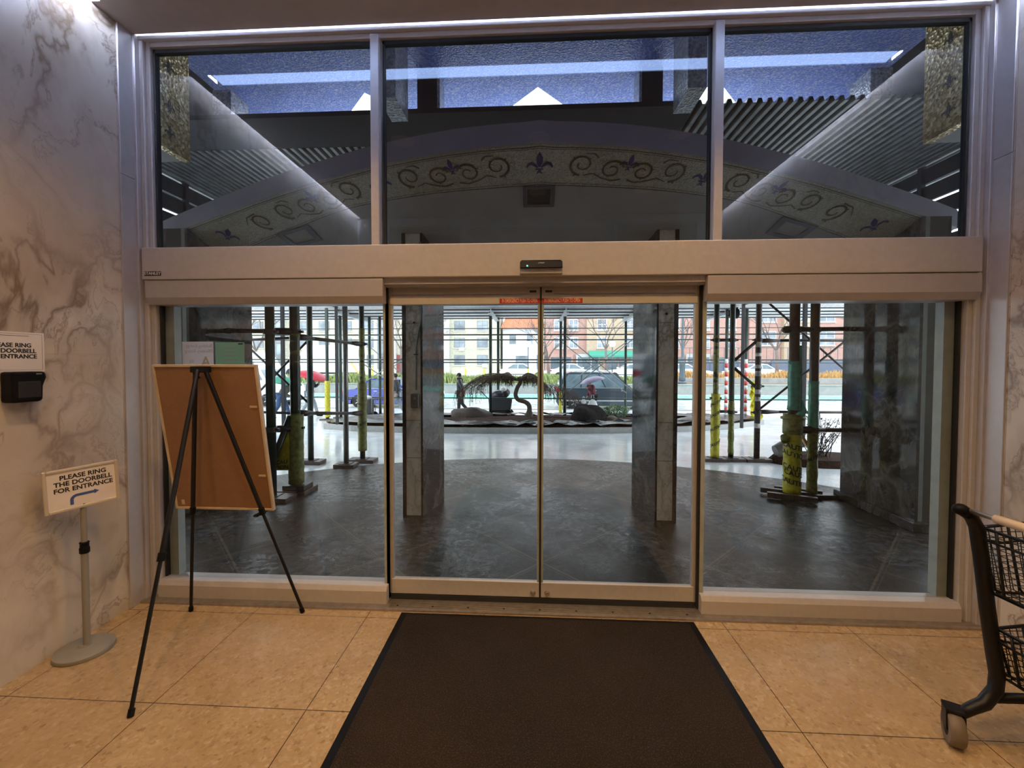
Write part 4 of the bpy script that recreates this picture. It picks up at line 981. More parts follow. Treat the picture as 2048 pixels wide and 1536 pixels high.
for side, reach, n_ in ((-1, 2.05, 12), (1, 1.0, 7)):
    for k in range(n_):
        ln_ = reach*rng.uniform(.55, 1); yo = rng.uniform(-.8, .8); hgt = rng.uniform(-.08, .16)
        P = [top+Vector((0, 0, -.12)), top+Vector((side*ln_*.3, yo*.3, hgt*.8)), top+Vector((side*ln_*.65, yo*.7, hgt*.5-.05)), top+Vector((side*ln_, yo, -.14-.16*abs(ln_)))]
        c = curve(P, 7); br.tube(c, [.028*(1-.8*i/len(c)) for i in range(len(c))], 5)
        for i in range(3, len(c)):
            for q in range(3):
                p = c[i]+Vector((rng.uniform(-.06, .06), rng.uniform(-.1, .1), 0)); L_ = rng.uniform(.06, .30)*(1.0 if i < 18 else 1.9); dx = side*rng.uniform(.0, .10)
                e = p+Vector((dx+rng.uniform(-.04, .04), rng.uniform(-.05, .05), -L_)); tw.tube([p, (p+e)/2+Vector((side*.03, 0, .02)), e], .004, 3, False)
                for m_ in range(3): leaf(lf, p+(e-p)*rng.random(), .018)
for q in range(110):   # lower right skirt
    u_ = rng.uniform(0, 1); p = top+Vector((.75+u_*1.1, rng.uniform(-.6, .3), -.22-.35*u_*u_+rng.uniform(-.12, .08))); e = p+Vector((rng.uniform(.1, .4), rng.uniform(-.1, .1), -rng.uniform(.25, .6)))
    tw.tube([p, (p+e)/2+Vector((.05, 0, .04)), e], .005, 3, False)
    for m_ in range(3): leaf(lf, p+(e-p)*rng.random(), .02)
br.build('branch', BARK, t, smooth='all'); tw.build('twigs', TWIG, t)['kind'] = 'stuff'; lf.build('leaves', DRYL, t)['kind'] = 'stuff'
# shrubs
LEAF = M('dark_green_leaves', (.035, .10, .03), .45, var=.5, sc=30); LEAF2 = M('olive_green_leaves', (.14, .19, .06), .6, var=.5, sc=10)
def shrub(name, c, r, label, n_=1400, mt=LEAF, sz=.028, cat='shrub', flat=.5):
    t = thing(name, label, cat, c); mb = MB(); st = MB()
    for i in range(7):
        a = rng.uniform(0, 6.28); st.tube([c, (c[0]+cos(a)*r[0]*.3, c[1]+sin(a)*r[1]*.3, c[2]+r[2]*.5), (c[0]+cos(a)*r[0]*.7, c[1]+sin(a)*r[1]*.7, c[2]+r[2]*1.1)], [.014, .01, .004], 5)
    for i in range(n_):
        u = rng.uniform(-1, 1); a = rng.uniform(0, 6.28); q = rng.uniform(.72, 1.0)*(1+.10*sin(a*5)+.08*sin(a*3+u*4)); s_ = sqrt(1-u*u)
        p = Vector((c[0]+r[0]*q*s_*cos(a), c[1]+r[1]*q*s_*sin(a), c[2]+r[2]*(1.0+q*u*.95)))
        if p.z > c[2]+.04: leaf(mb, p, sz*rng.uniform(.7, 1.4))
    st.build('stems', BARK, t)['kind'] = 'stuff'; mb.build('foliage', mt, t)['kind'] = 'stuff'; return t
shrub('round_shrub', (2.75, 11.6, bedz(2.75, 11.6)-.02), (.44, .4, .22), 'low dark green shrub in front of the wagon, left of the far post', 1700)
shrub('round_shrub', (3.95, 11.8, bedz(3.95, 11.8)-.02), (.36, .34, .20), 'low dark green shrub half hidden by the right column', 1200)
shrub('round_shrub', (-2.95, 9.9, bedz(-2.95, 9.9)), (.16, .2, .22), 'small leafy bush peeking out right of the left column', 350, sz=.035)
# leafless plants at the right by the stickered post, in a small soil bed
struct('soil_bed', MB().prism([(4.1+.9*cos(a), 4.45+.45*sin(a)) for a in [2*pi*i/24 for i in range(24)]], lambda u, v, k: (4.75+(u-4.1)*(1, .85)[k], 4.45+(v-4.45)*(1, .85)[k], (-.02, .10)[k])), MULCH)
t = thing('bare_shrub', 'sparse dark shrub growing low behind the green-wrapped posts', 'shrub', (4.7, 4.45, .1)); st = MB(); lf2 = MB()
for i in range(26):
    a = rng.uniform(0, 6.28); h_ = rng.uniform(.35, .75); p = Vector((4.7+rng.uniform(-.12, .12), 4.45+rng.uniform(-.1, .1), .08)); e = p+Vector((cos(a)*.3, sin(a)*.2, h_))
    m1 = (p+e)/2+Vector((rng.uniform(-.05, .05), 0, .05)); st.tube([p, m1, e], [.008, .006, .003], 4)
    for k in range(14): leaf(lf2, m1+(e-m1)*rng.random()+Vector((rng.uniform(-.05, .05), rng.uniform(-.05, .05), rng.uniform(-.03, .03))), .022)
st.build('stems', TWIG, t)['kind'] = 'stuff'; lf2.build('leaves', M('dark_leaves', (.03, .035, .02), .6), t)['kind'] = 'stuff'
one('wooden_strut', MB().bar((3.16, 2.60, .90), (3.34, 2.58, .60), .06, .03), M('raw_pine', (.55, .36, .16), .6), 'short raw pine strut leaning between the green-wrapped posts', 'strut')
t = thing('tipped_bin', 'grey tipped-over container on the ground behind the green-wrapped posts', 'container', (4.15, 4.4, 0))
mb = MB(); mb.M = Matrix.Translation((4.1, 4.4, .22)) @ Matrix.Rotation(radians(-20), 4, 'Y'); mb.lathe([(.10, -.14), (.13, 0), (.11, .14)], (0, 0, 0), 16, axis='x').build('body', M('grey_wet_metal', (.12, .11, .1), .4), t, smooth=True)
MB().tube([(4.16, 4.38, .2), (4.16, 4.38, 0)], .012, 6).build('leg', PIPEB, t)
shrub('garden_bush', (13.3, 10.6, zg(10.6)), (.7, .5, .35), 'green bush at the far right edge under the banded posts', 900, LEAF2, .05)

# ================================================================== PEOPLE
SKIN = M('skin', (.42, .26, .19), .55, var=.05)
def skinmesh(name, pts, edges, rad, mt, parent, sub=1):
    me = bpy.data.meshes.new(name); me.from_pydata([Vector(p) for p in pts], edges, []); me.update()
    o = bpy.data.objects.new(name, me); COL.objects.link(o); me.materials.append(mt)
    sk = o.modifiers.new('skin', 'SKIN'); sk.use_smooth_shade = True
    for i, v in enumerate(me.skin_vertices[0].data): v.radius = rad[i] if isinstance(rad[i], (tuple, list)) else (rad[i], rad[i]); v.use_root = (i == 0)
    sb = o.modifiers.new('subdivision', 'SUBSURF'); sb.levels = sub; sb.render_levels = sub
    o.parent = parent; return o
def person(label, loc, rz, coat, trousers, hair, pose, hat=None, h=1.72, scarf=None):
    """local frame: faces +x, y left, z up; pose gives joints as fractions of h"""
    t = thing('person', label, 'person', (0, 0, 0)); J = {k: Vector(v)*h for k, v in pose.items()}
    pel, sp1, chest, neck, head = J['pel'], J['sp'], J['ch'], J['nk'], J['hd']
    names = ['pel', 'sp', 'ch', 'nk', 'hd0', 'hd', 'hdt', 'sl', 'el', 'wl', 'hl', 'sr', 'er', 'wr', 'hr', 'tl', 'kl', 'al', 'fl', 'tr', 'kr', 'ar', 'fr']
    up = (head-neck).normalized(); fw = J.get('look', Vector((1, 0, 0))).normalized()
    P = dict(J); P['hd0'] = neck+up*.035*h; P['hdt'] = head+up*.045*h
    for s, q in (('l', 1), ('r', -1)):
        hip = pel+Vector((0, .05*h*q, -.01*h)); P['t'+s] = hip; P['h'+s] = J['w'+s]+(J['w'+s]-J['e'+s]).normalized()*.035*h; P['f'+s] = J['a'+s]+Vector((.10*h, 0, -.022*h))
    idx = {n_: i for i, n_ in enumerate(names)}
    E = [('pel', 'sp'), ('sp', 'ch'), ('ch', 'nk'), ('nk', 'hd0'), ('hd0', 'hd'), ('hd', 'hdt'), ('ch', 'sl'), ('sl', 'el'), ('el', 'wl'), ('wl', 'hl'), ('ch', 'sr'), ('sr', 'er'), ('er', 'wr'), ('wr', 'hr'), ('pel', 'tl'), ('tl', 'kl'), ('kl', 'al'), ('al', 'fl'), ('pel', 'tr'), ('tr', 'kr'), ('kr', 'ar'), ('ar', 'fr')]
    r = dict(pel=.075, sp=.068, ch=.078, nk=.033, hd0=.035, hd=.050, hdt=.04, sl=.035, el=.026, wl=.018, hl=.016, sr=.035, er=.026, wr=.018, hr=.016, tl=.052, kl=.034, al=.024, fl=.018, tr=.052, kr=.034, ar=.024, fr=.018)
    b = skinmesh('body', [P[n_] for n_ in names], [(idx[a], idx[c]) for a, c in E], [r[n_]*h for n_ in names], SKIN, t)
    # face: nose, eyes, ears
    side = up.cross(fw).normalized(); fc = head+fw*.047*h
    MB().ell(tuple(fc+fw*.006*h), (.009*h, .007*h, .012*h)).build('nose', SKIN, t, smooth='all')
    for q in (-1, 1):
        MB().ell(tuple(fc+side*q*.018*h+up*.010*h-fw*.003*h), (.004*h, .005*h, .003*h)).build('eye', BLACK, t); MB().ell(tuple(head+side*q*.05*h), (.008*h, .005*h, .014*h)).build('ear', SKIN, t, smooth='all')
        hd_ = P['hl' if q > 0 else 'hr']; dr = (hd_-J['wl' if q > 0 else 'wr']).normalized(); sd_ = dr.cross(Vector((0, 1, 0))); sd_ = sd_.normalized() if sd_.length > .1 else Vector((1, 0, 0))
        for k in range(4):
            o_ = hd_+sd_*(k-1.5)*.009*h; L_ = (.030, .036, .034, .026)[k]*h; MB().tube([o_, o_+dr*L_*.6, o_+dr*L_-Vector((0, q*.006*h, 0))], [.005*h, .0045*h, .003*h], 6).build('finger', SKIN, t, smooth='all')
        MB().tube([hd_-dr*.015*h+sd_*.012*h, hd_+dr*.008*h+sd_*.028*h], [.006*h, .004*h], 6).build('thumb', SKIN, t, smooth='all')
    MB().ell(tuple(fc-up*.018*h), (.004*h, .010*h, .003*h)).build('mouth', M('lip', (.3, .12, .1), .5), t)
    hair_o = MB().ell(tuple(head-fw*.012*h+up*.016*h), (.052*h, .054*h, .052*h), 14, 10).build('hair' if not hat else 'knit_hat', hat or hair, t, smooth='all')
    # coat, trousers, shoes
    cn = ['pel2', 'sp', 'ch', 'nk2', 'sl', 'el', 'wl2', 'sr', 'er', 'wr2']; P['pel2'] = pel-Vector((0, 0, .05*h)); P['nk2'] = neck+up*.0*h; P['wl2'] = J['el']*.1+J['wl']*.9; P['wr2'] = J['er']*.1+J['wr']*.9
    ci = {n_: i for i, n_ in enumerate(cn)}; CE = [('pel2', 'sp'), ('sp', 'ch'), ('ch', 'nk2'), ('ch', 'sl'), ('sl', 'el'), ('el', 'wl2'), ('ch', 'sr'), ('sr', 'er'), ('er', 'wr2')]
    cr = dict(pel2=.098, sp=.092, ch=.100, nk2=.055, sl=.050, el=.040, wl2=.030, sr=.050, er=.040, wr2=.030)
    skinmesh('coat', [P[n_] for n_ in cn], [(ci[a], ci[c]) for a, c in CE], [cr[n_]*h for n_ in cn], coat, t)
    tn = ['pel', 'tl', 'kl', 'al2', 'tr', 'kr', 'ar2']; P['al2'] = J['kl']*.12+J['al']*.88; P['ar2'] = J['kr']*.12+J['ar']*.88
    ti = {n_: i for i, n_ in enumerate(tn)}; TE = [('pel', 'tl'), ('tl', 'kl'), ('kl', 'al2'), ('pel', 'tr'), ('tr', 'kr'), ('kr', 'ar2')]; trr = dict(pel=.082, tl=.060, kl=.045, al2=.036, tr=.060, kr=.045, ar2=.036)
    skinmesh('trousers', [P[n_] for n_ in tn], [(ti[a], ti[c]) for a, c in TE], [trr[n_]*h for n_ in tn], trousers, t)
    for s in 'lr':
        a = J['a'+s]; MB().tube([a+Vector((-.03*h, 0, -.012*h)), a+Vector((0, 0, -.002*h)), a+Vector((.05*h, 0, -.014*h)), a+Vector((.105*h, 0, -.022*h))], [.022*h, .034*h, .026*h, .015*h], 10).build('shoe', BLACK, t, smooth='all')
    if scarf: MB().lathe([(.050*h, -.02*h), (.064*h, 0), (.058*h, .03*h), (.045*h, .035*h)], tuple(neck+up*.005*h), 16).build('scarf', scarf, t, smooth='all')
    return place(t, loc, rz)
WALK = dict(pel=(0, 0, .53), sp=(.01, 0, .62), ch=(.02, 0, .76), nk=(.03, 0, .84), hd=(.045, 0, .92), sl=(.02, .11, .80), el=(-.06, .14, .66), wl=(-.03, .14, .53), sr=(.02, -.11, .80), er=(.02, -.14, .65), wr=(.10, -.13, .54), kl=(.03, .05, .28), al=(.05, .05, .035), kr=(-.02, -.05, .28), ar=(-.20, -.05, .09))
STRIDE = dict(WALK, kl=(.10, .05, .28), al=(.17, .05, .03), kr=(-.04, -.05, .28), ar=(-.19, -.05, .07))
HUNCH = dict(STRIDE, sp=(.06, 0, .61), ch=(.18, 0, .70), nk=(.26, 0, .74), hd=(.33, 0, .79), sl=(.19, .10, .72), el=(.20, .13, .58), wl=(.32, .09, .60), sr=(.19, -.10, .72), er=(.17, -.13, .56), wr=(.27, -.08, .50))
HOLD = dict(STRIDE, ch=(.05, 0, .75), nk=(.07, 0, .83), hd=(.10, 0, .90), sl=(.05, .11, .79), el=(.09, .14, .66), wl=(.20, .06, .76), sr=(.05, -.11, .79), er=(.03, -.15, .65), wr=(.09, -.15, .52))
NAVY = M('dark_navy_puffer', (.018, .022, .032), .5, var=.3, sc=30, bmp=.3); DKPANT = M('black_trousers', (.012, .012, .014), .7); DENIM = M('blue_denim', (.03, .06, .14), .8, var=.3); HAIRB = M('dark_hair', (.02, .014, .01), .6)
OLIVE = M('olive_brown_jacket', (.05, .045, .032), .7, var=.4); BURG = M('burgundy_coat', (.12, .015, .03), .7, var=.2); GREYT = M('pale_grey_trousers', (.30, .33, .36), .8); SCARF = M('charcoal_scarf', (.03, .03, .035), .9, var=.4, sc=60)
person('person in a dark puffy jacket, knit hat and scarf walking left under the far shed', (-2.85, 13.6, -.46), pi, NAVY, DKPANT, HAIRB, WALK, hat=SCARF, scarf=SCARF, h=1.72)
p2 = person('person in a burgundy coat walking under a mauve umbrella, carrying a white bag', (2.30, 13.75, -.49), radians(200), BURG, DKPANT, HAIRB, HOLD, h=1.52)
p3 = person('person in a dark coat and pale trousers pushing a black shopping trolley', (-5.05, 12.6, -.40), pi, M('charcoal_coat', (.03, .032, .04), .7, var=.3), GREYT, HAIRB, STRIDE, h=1.66)
p4 = person('stooping person in an olive jacket and jeans under a green umbrella', (-8.75, 11.4, -.35), 0, OLIVE, DENIM, HAIRB, HUNCH, h=1.60)
p5 = person('person in a dark coat under a red umbrella behind the tape-wrapped post', (-8.55, 12.9, -.42), radians(10), NAVY, GREYT, HAIRB, HOLD, h=1.66)
def umbrella(c, r, tilt, az, mt, label, hand):
    t = thing('umbrella', label, 'umbrella', c); mb = MB(); mb.M = Matrix.Translation(c) @ Matrix.Rotation(az, 4, 'Z') @ Matrix.Rotation(tilt, 4, 'Y')
    vs = []; fs = []; n_ = 48; R_ = 7
    for j in range(R_+1):
        f = j/R_
        for i in range(n_):
            a = 2*pi*i/n_; sc_ = 1-.06*f*f*(1-abs(cos(4*a))); vs.append((r*sin(f*1.15)/sin(1.15)*cos(a)*sc_, r*sin(f*1.15)/sin(1.15)*sin(a)*sc_, r*.62*(cos(f*1.15)-1)+.0))
    for j in range(R_):
        for i in range(n_): fs.append((j*n_+i, (j+1)*n_+i, (j+1)*n_+(i+1) % n_, j*n_+(i+1) % n_))
    mb.add(vs, fs); solid(mb.build('canopy', mt, t, smooth='all'), .003)
    mb2 = MB(); mb2.M = mb.M; mb2.tube([(0, 0, .05), (0, 0, -.05)], .007, 6).build('tip', PIPEG, t)
    MB().tube([Vector(c), Vector(hand)], .006, 6).build('shaft', PIPEG, t)
    return t
umbrella((2.22, 13.7, 1.09), .50, radians(-14), 0, M('mauve_umbrella_cloth', (.26, .22, .34), .5), 'mauve grey umbrella held over the person in burgundy', (2.02, 13.7, .66))
umbrella((-8.55, 11.4, 1.13), .55, radians(12), 0, M('green_umbrella_cloth', (.02, .20, .13), .5), 'dark green umbrella over the stooping person', (-8.25, 11.5, .62))
umbrella((-8.25, 12.7, 1.30), .62, radians(16), 0, M('red_umbrella_cloth', (.55, .03, .06), .5), 'bright red umbrella behind the tape-wrapped post', (-8.25, 12.8, .85))
BAG = M('white_plastic_bag', (.62, .63, .62), .4, var=.15, sc=12)
def bag(c, s_, label):
    t = thing('shopping_bag', label, 'bag', c); mb = MB()
    mb.add([(c[0]+x*s_, c[1]+y*s_, c[2]+z*s_) for x, y, z in ((-.3, -.12, 0), (.3, -.12, .02), (.3, .12, 0), (-.3, .12, .02), (-.36, -.16, .22), (.36, -.16, .2), (.36, .16, .22), (-.36, .16, .2), (-.16, -.05, .62), (.16, -.05, .6), (.16, .05, .62), (-.16, .05, .6))], [(3, 2, 1, 0), (0, 1, 5, 4), (1, 2, 6, 5), (2, 3, 7, 6), (3, 0, 4, 7), (4, 5, 9, 8), (5, 6, 10, 9), (6, 7, 11, 10), (7, 4, 8, 11), (8, 9, 10, 11)])
    o = mb.build('sack', BAG, t, smooth='all'); sb = o.modifiers.new('subdivision', 'SUBSURF'); sb.levels = 2; sb.render_levels = 2
    MB().tube([(c[0]-.1*s_, c[1], c[2]+.58*s_), (c[0]-.05*s_, c[1], c[2]+.85*s_), (c[0]+.05*s_, c[1], c[2]+.85*s_), (c[0]+.1*s_, c[1], c[2]+.58*s_)], .008, 6).build('handle', BAG, t)
bag((2.25, 13.5, -.12), .62, 'large white plastic bag carried by the person in burgundy')
bag((1.92, 13.6, .05), .34, 'small white plastic bag in the other hand of the person in burgundy')
def wheel(mb, c, r, w_=.03): mb.lathe([(r*.7, -w_), (r, -w_*.7), (r, w_*.7), (r*.7, w_)], c, 18, axis='y')
def trolley(x, y, z, label):
    t = thing('shopping_trolley', label, 'trolley', (x, y, z)); 
    b = MB(); b.add([(x+u, y+v, z+w_) for u, v, w_ in ((-.17, -.16, .16), (.15, -.16, .10), (.15, .16, .10), (-.17, .16, .16), (-.28, -.2, .62), (.14, -.2, .70), (.14, .2, .70), (-.28, .2, .62))], [(3, 2, 1, 0), (4, 5, 6, 7), (0, 1, 5, 4), (1, 2, 6, 5), (2, 3, 7, 6), (3, 0, 4, 7)])
    b.build('cloth_bag', M('black_nylon', (.015, .016, .02), .6, var=.3), t, bev=.03)
    MB().tube([(x+.16, y-.2, z+.1), (x+.2, y-.2, z+.8), (x+.32, y-.2, z+.92), (x+.32, y+.2, z+.92), (x+.2, y+.2, z+.8), (x+.16, y+.2, z+.1)], .012, 8).tube([(x-.25, y-.2, z+.14), (x+.18, y-.2, z+.10)], .012, 6).tube([(x-.25, y+.2, z+.14), (x+.18, y+.2, z+.10)], .012, 6).build('frame', PIPEG, t, smooth='all')
    for dx, r in ((-.2, .09), (.16, .11)):
        for dy in (-.2, .2):
            mb = MB(); wheel(mb, (x+dx, y+dy, z+r), r); o = mb.build('wheel', BLACK, t, smooth=True); m2 = MB(); m2.lathe([(r*.6, -.02), (r*.6, .02)], (x+dx, y+dy, z+r), 14, axis='y').build('hub', WHT, o)
    MB().ell((x-.05, y, z+.74), (.17, .15, .09)).build('contents', BAG, t, smooth='all')
trolley(-6.05, 12.4, -.40, 'black shopping trolley pushed by the person in pale trousers')
# cleaner's cart under the tree
x, y, z = -1.25, 13.1, -.44
t = thing('cleaning_cart', 'dark wheeled cleaning cart with bags behind the weeping tree', 'cart', (x, y, z)); DG = M('dark_grey_plastic_tub', (.03, .032, .036), .5)
MB().prism([(-.40, .26), (.38, .26), (.44, .70), (.42, .73), (-.42, .73), (-.44, .70)], lambda u, v, k: (x+u, (y-.22, y+.22)[k], z+v)).build('tub', DG, t, bev=.02)
MB().tube([(x-.45, y, z+.70), (x-.75, y, z+1.0)], .015, 8).build('handle', PIPEB, t, smooth='all')
MB().ell((x-.05, y, z+.85), (.32, .2, .2)).ell((x+.16, y, z+.95), (.2, .18, .2)).build('refuse_bag', M('black_refuse_bag', (.03, .03, .04), .25, bmp=.5, sc=18), t, smooth='all')
MB().ell((x+.12, y-.1, z+1.08), (.13, .12, .10)).build('white_bag', BAG, t, smooth='all')
for dx in (-.34, .34):
    for dy in (-.24, .24):
        mb = MB(); wheel(mb, (x+dx, y+dy, z+.15), .15, .025); o = mb.build('wheel', BLACK, t, smooth=True); MB().lathe([(.07, -.028), (.07, .028)], (x+dx, y+dy, z+.15), 12, axis='y').build('hub', WHT, o)
MB().box(x-.36, x+.36, y-.22, y+.22, z+.13, z+.30).build('chassis', PIPEB, t)

# ================================================================== VEHICLES
CGL = M('tinted_car_glass', (.12, .17, .20), .04, var=.3, sc=2); TYRE = M('black_tyre', (.015, .015, .016), .7); RIM = M('silver_alloy_rim', (.45, .46, .48), .3, .6)
TLR = M('red_tail_lamp', (.5, .02, .02), .25); HLW = M('clear_head_lamp', (.8, .82, .85), .15)
def car(label, loc, rz, paint, L, W, H, kind='sedan', cat='car', name='car', rack=False):
    """faces +x"""
    t = thing(name, label, cat, (0, 0, 0)); h = L/2; r = .33; gc = .20
    if kind == 'sedan':
        body = [(-h, gc+.12), (-h+.03, .62), (-h+.12, .86), (-h*.62, .94), (h*.30, .90), (h-.35, .78), (h-.06, .62), (h, .42), (h-.05, gc+.02)]
        roof = [(-h*.72, .90), (-h*.42, H-.06), (-h*.2, H), (h*.02, H-.02), (h*.40, .88)]
    elif kind == 'wagon':
        body = [(-h, gc+.15), (-h+.01, .75), (-h+.05, 1.02), (h*.32, 1.02), (h-.45, .94), (h-.08, .78), (h, .5), (h-.05, gc+.05)]
        roof = [(-h+.06, 1.0), (-h*.82, H-.08), (-h*.72, H), (h*.0, H-.02), (h*.14, H-.10), (h*.42, 1.0)]
    else:   # van
        body = [(-h, gc+.2), (-h, 1.3), (h*.62, 1.3), (h-.35, 1.12), (h-.08, .98), (h, .6), (h-.03, gc+.1)]
        roof = [(-h, 1.28), (-h+.03, H-.05), (-h+.1, H), (h*.28, H), (h*.36, H-.1), (h*.66, 1.28)]
    zb = max(p[1] for p in body)
    def half(z, y0=W/2): return y0*(1-.03*max(0, (.5-z))) if z < zb-.06 else y0*(1-(.20 if kind != 'van' else .10)*(z-zb+.06)/(H-zb+.06))
    def body_fn(u, v, k): return (u, (1, -1)[k]*half(v), v)
    def arch(P):   # cut wheel arches along the sill
        out = list(P); a = []
        for cx in (h-.86, -h+.86):
            for i in range(9):
                q = pi*i/8; a.append((cx+(r+.07)*cos(q), gc+.02+(r+.09)*sin(q)))
        return out+a
    bo = MB(); P = arch(body); bo.prism(P, body_fn); b = bo.build('body', paint, t, smooth=True)
    MB().prism(roof, body_fn).build('cabin', paint, t, smooth=True)
    # windows: dark panes standing just off the cabin
    zt = H-.10; z0 = zb+.03
    def lerp_x(z, side):
        pts = roof[:3] if side < 0 else roof[::-1][:3]
        for a, c in zip(pts, pts[1:]):
            if a[1] <= z <= c[1]: return a[0]+(c[0]-a[0])*(z-a[1])/(c[1]-a[1])
        return pts[-1][0]
    bl, br_, tl, tr_ = lerp_x(z0, -1)+.10, lerp_x(z0, 1)-.10, lerp_x(zt, -1)+.10, lerp_x(zt, 1)-.08
    if kind == 'van': bl = tl = h*.22
    cuts = [0, .30, .66, 1] if kind == 'wagon' else ([0, 1] if kind == 'van' else [0, .46, 1])
    for sgn in (1, -1):
        for a, c in zip(cuts, cuts[1:]):
            g = .03
            Q = [(bl+(br_-bl)*a+g, z0), (bl+(br_-bl)*c-g, z0), (tl+(tr_-tl)*c-g, zt), (tl+(tr_-tl)*a+g, zt)]
            MB().prism(Q, lambda u, v, k: (u, sgn*(half(v)+(.003, .012)[k]), v)).build('side_window', CGL, t)
        MB().box(bl+.02, br_-.02, *sorted((sgn*(half(z0-.03)+.002), sgn*(half(z0-.03)+.016))), z0-.035, z0-.012).build('belt_trim', RIM, t)
        MB().prism([(-h+.1, .40), (h-.1, .40), (h-.1, .46), (-h+.1, .46)], lambda u, v, k: (u, sgn*(half(v)+(.0, .012)[k]), v)).build('side_moulding', GASKET if kind != 'wagon' else RIM, t)
    wf = lerp_x(z0, 1), lerp_x(zt+.02, 1); wb = lerp_x(z0, -1), lerp_x(zt+.02, -1); yw0 = half(z0)-.08; yw1 = half(zt)-.08
    MB().add([(wf[0]+.012, -yw0, z0), (wf[0]+.012, yw0, z0), (wf[1]+.012, yw1, zt+.02), (wf[1]+.012, -yw1, zt+.02)], [(0, 1, 2, 3)]).build('windscreen', CGL, t)
    if kind != 'van': MB().add([(wb[0]-.012, -yw0, z0), (wb[0]-.012, yw0, z0), (wb[1]-.012, yw1, zt+.02), (wb[1]-.012, -yw1, zt+.02)], [(3, 2, 1, 0)]).build('rear_window', CGL, t)
    for cx in (h-.86, -h+.86):
        for sgn in (1, -1):
            mb = MB(); mb.lathe([(r*.6, -.11), (r*.95, -.11), (r, -.08), (r, .08), (r*.95, .11), (r*.6, .11)], (cx, sgn*(W/2-.13), r), 24, axis='y'); o = mb.build('wheel', TYRE, t, smooth=True)
            m2 = MB(); m2.lathe([(r*.62, -.10), (r*.58, -.105), (r*.1, -.07)] if sgn < 0 else [(r*.1, .07), (r*.58, .105), (r*.62, .10)], (cx, sgn*(W/2-.13), r), 24, axis='y').build('rim', RIM, o, smooth=True)
            m3 = MB()
            for k in range(5): a = 2*pi*k/5; m3.bar((cx+.05*cos(a), sgn*(W/2-.025), r+.05*sin(a)), (cx+r*.55*cos(a), sgn*(W/2-.02), r+r*.55*sin(a)), .035, .02, (0, 1, 0))
            m3.build('spokes', RIM, o)
    zl = .78 if kind == 'sedan' else .95
    for sgn in (1, -1):
        MB().box(-h-.005, -h+.22, sgn*(W/2-.20)-.17*(sgn < 0)*0, sgn*(W/2+.004), zl-.08, zl+.05).build('tail_lamp', TLR, t, bev=.01)
        MB().box(h-.22, h-.02, sgn*(W/2-.25), sgn*(W/2+.0), .60, .72).build('head_lamp', HLW, t, bev=.02)
        MB().box(h*.30, h*.30+.16, sgn*(W/2-.02), sgn*(W/2+.16), zb+.02, zb+.14).build('door_mirror', paint, t, bev=.02)
        for q in ((-.25,) if kind == 'van' else (-.28*h, .25*h)): MB().box(q-.08, q+.08, sgn*(W/2-.005), sgn*(W/2+.015), zb-.13, zb-.10).build('door_handle', RIM, t)
    MB().box(h-.04, h+.01, -.45, .45, .40, .58).build('grille', GASKET, t); MB().box(-h-.01, -h+.02, -.26, .26, .58, .70).build('plate', WHT, t)
    MB().box(-h+.1, h-.1, -W/2+.1, W/2-.1, gc-.02, gc+.08).build('underbody', GASKET, t)
    if rack:
        for sgn in (1, -1): MB().tube([(-h*.7, sgn*half(H)*.95, H-.02), (-h*.62, sgn*half(H)*.95, H+.06), (h*.0, sgn*half(H)*.95, H+.05), (h*.08, sgn*half(H)*.95, H-.04)], .018, 8).build('roof_rail', RIM, t, smooth='all')
    return place(t, loc, rz)
zr = -.57
car('dark blue-grey wagon with roof rails parked beyond the planted island', (3.55, 18.1, zr), 0, M('dark_slate_car_paint', (.06, .08, .10), .18, .4, .03, coat=.8), 4.95, 1.95, 1.76, 'wagon', rack=True)
car('bright blue sedan parked beyond the left column', (-6.95, 18.1, zr), 0, M('blue_car_paint', (.03, .05, .32), .2, .3, .03, coat=.8), 4.7, 1.84, 1.46, 'sedan')
car('large white van seen between the board and the green post', (-15.1, 18.6, zr), 0, M('white_car_paint', (.62, .66, .70), .3, 0, .02, coat=.5), 5.4, 2.05, 2.75, 'van', cat='van', name='delivery_van')
car('orange-red car at the far right edge between the banded posts', (21.4, 17.6, zr), pi, M('orange_red_car_paint', (.50, .09, .05), .25, 0, .03, coat=.6), 4.5, 1.8, 1.5, 'sedan')
WPT = M('white_sedan_paint', (.68, .70, .72), .25, 0, .02, coat=.5)
for x, y, q, lb in ((-.9, 36, 0, 'white car on the far road below the tiled-roof house'), (3.7, 36.2, 0, 'white car on the far road left of the scaffold braces'), (8.6, 36, pi, 'white car on the far road behind the wagon roof'), (13.6, 36, 0, 'white car on the far road right of the right column'), (19.5, 36, pi, 'white car on the far road behind the tan grasses')):
    car(lb, (x, y, .15), q, WPT, 4.5, 1.8, 1.42, 'sedan')
# box truck
x, y, z = -20.4, 37, .15
t = thing('box_truck', 'white box truck on the far road left of the street lamp', 'truck', (x, y, z)); TW = M('truck_white', (.80, .81, .82), .4, var=.02)
MB().box(x-1.2, x+4.0, y-1.2, y+1.2, z+.55, z+3.1).build('cargo_box', TW, t, bev=.03)
MB().prism([(-3.2, .5), (-3.25, 1.2), (-2.9, 1.45), (-2.35, 2.3), (-1.3, 2.35), (-1.3, .5)], lambda u, v, k: (x+u, y+(-1.05, 1.05)[k], z+v)).build('cab', TW, t, bev=.03)
MB().prism([(-2.75, 1.5), (-2.3, 2.2), (-1.5, 2.2), (-1.5, 1.5)], lambda u, v, k: (x+u, y+(-1.07, -1.06)[k], z+v)).build('side_window', CGL, t)
for dx in (-2.4, 2.6):
    for dy in (-1, 1): mb = MB(); mb.lathe([(.25, -.14), (.46, -.12), (.46, .12), (.25, .14)], (x+dx, y+dy, z+.46), 20, axis='y').build('wheel', TYRE, t, smooth=True)
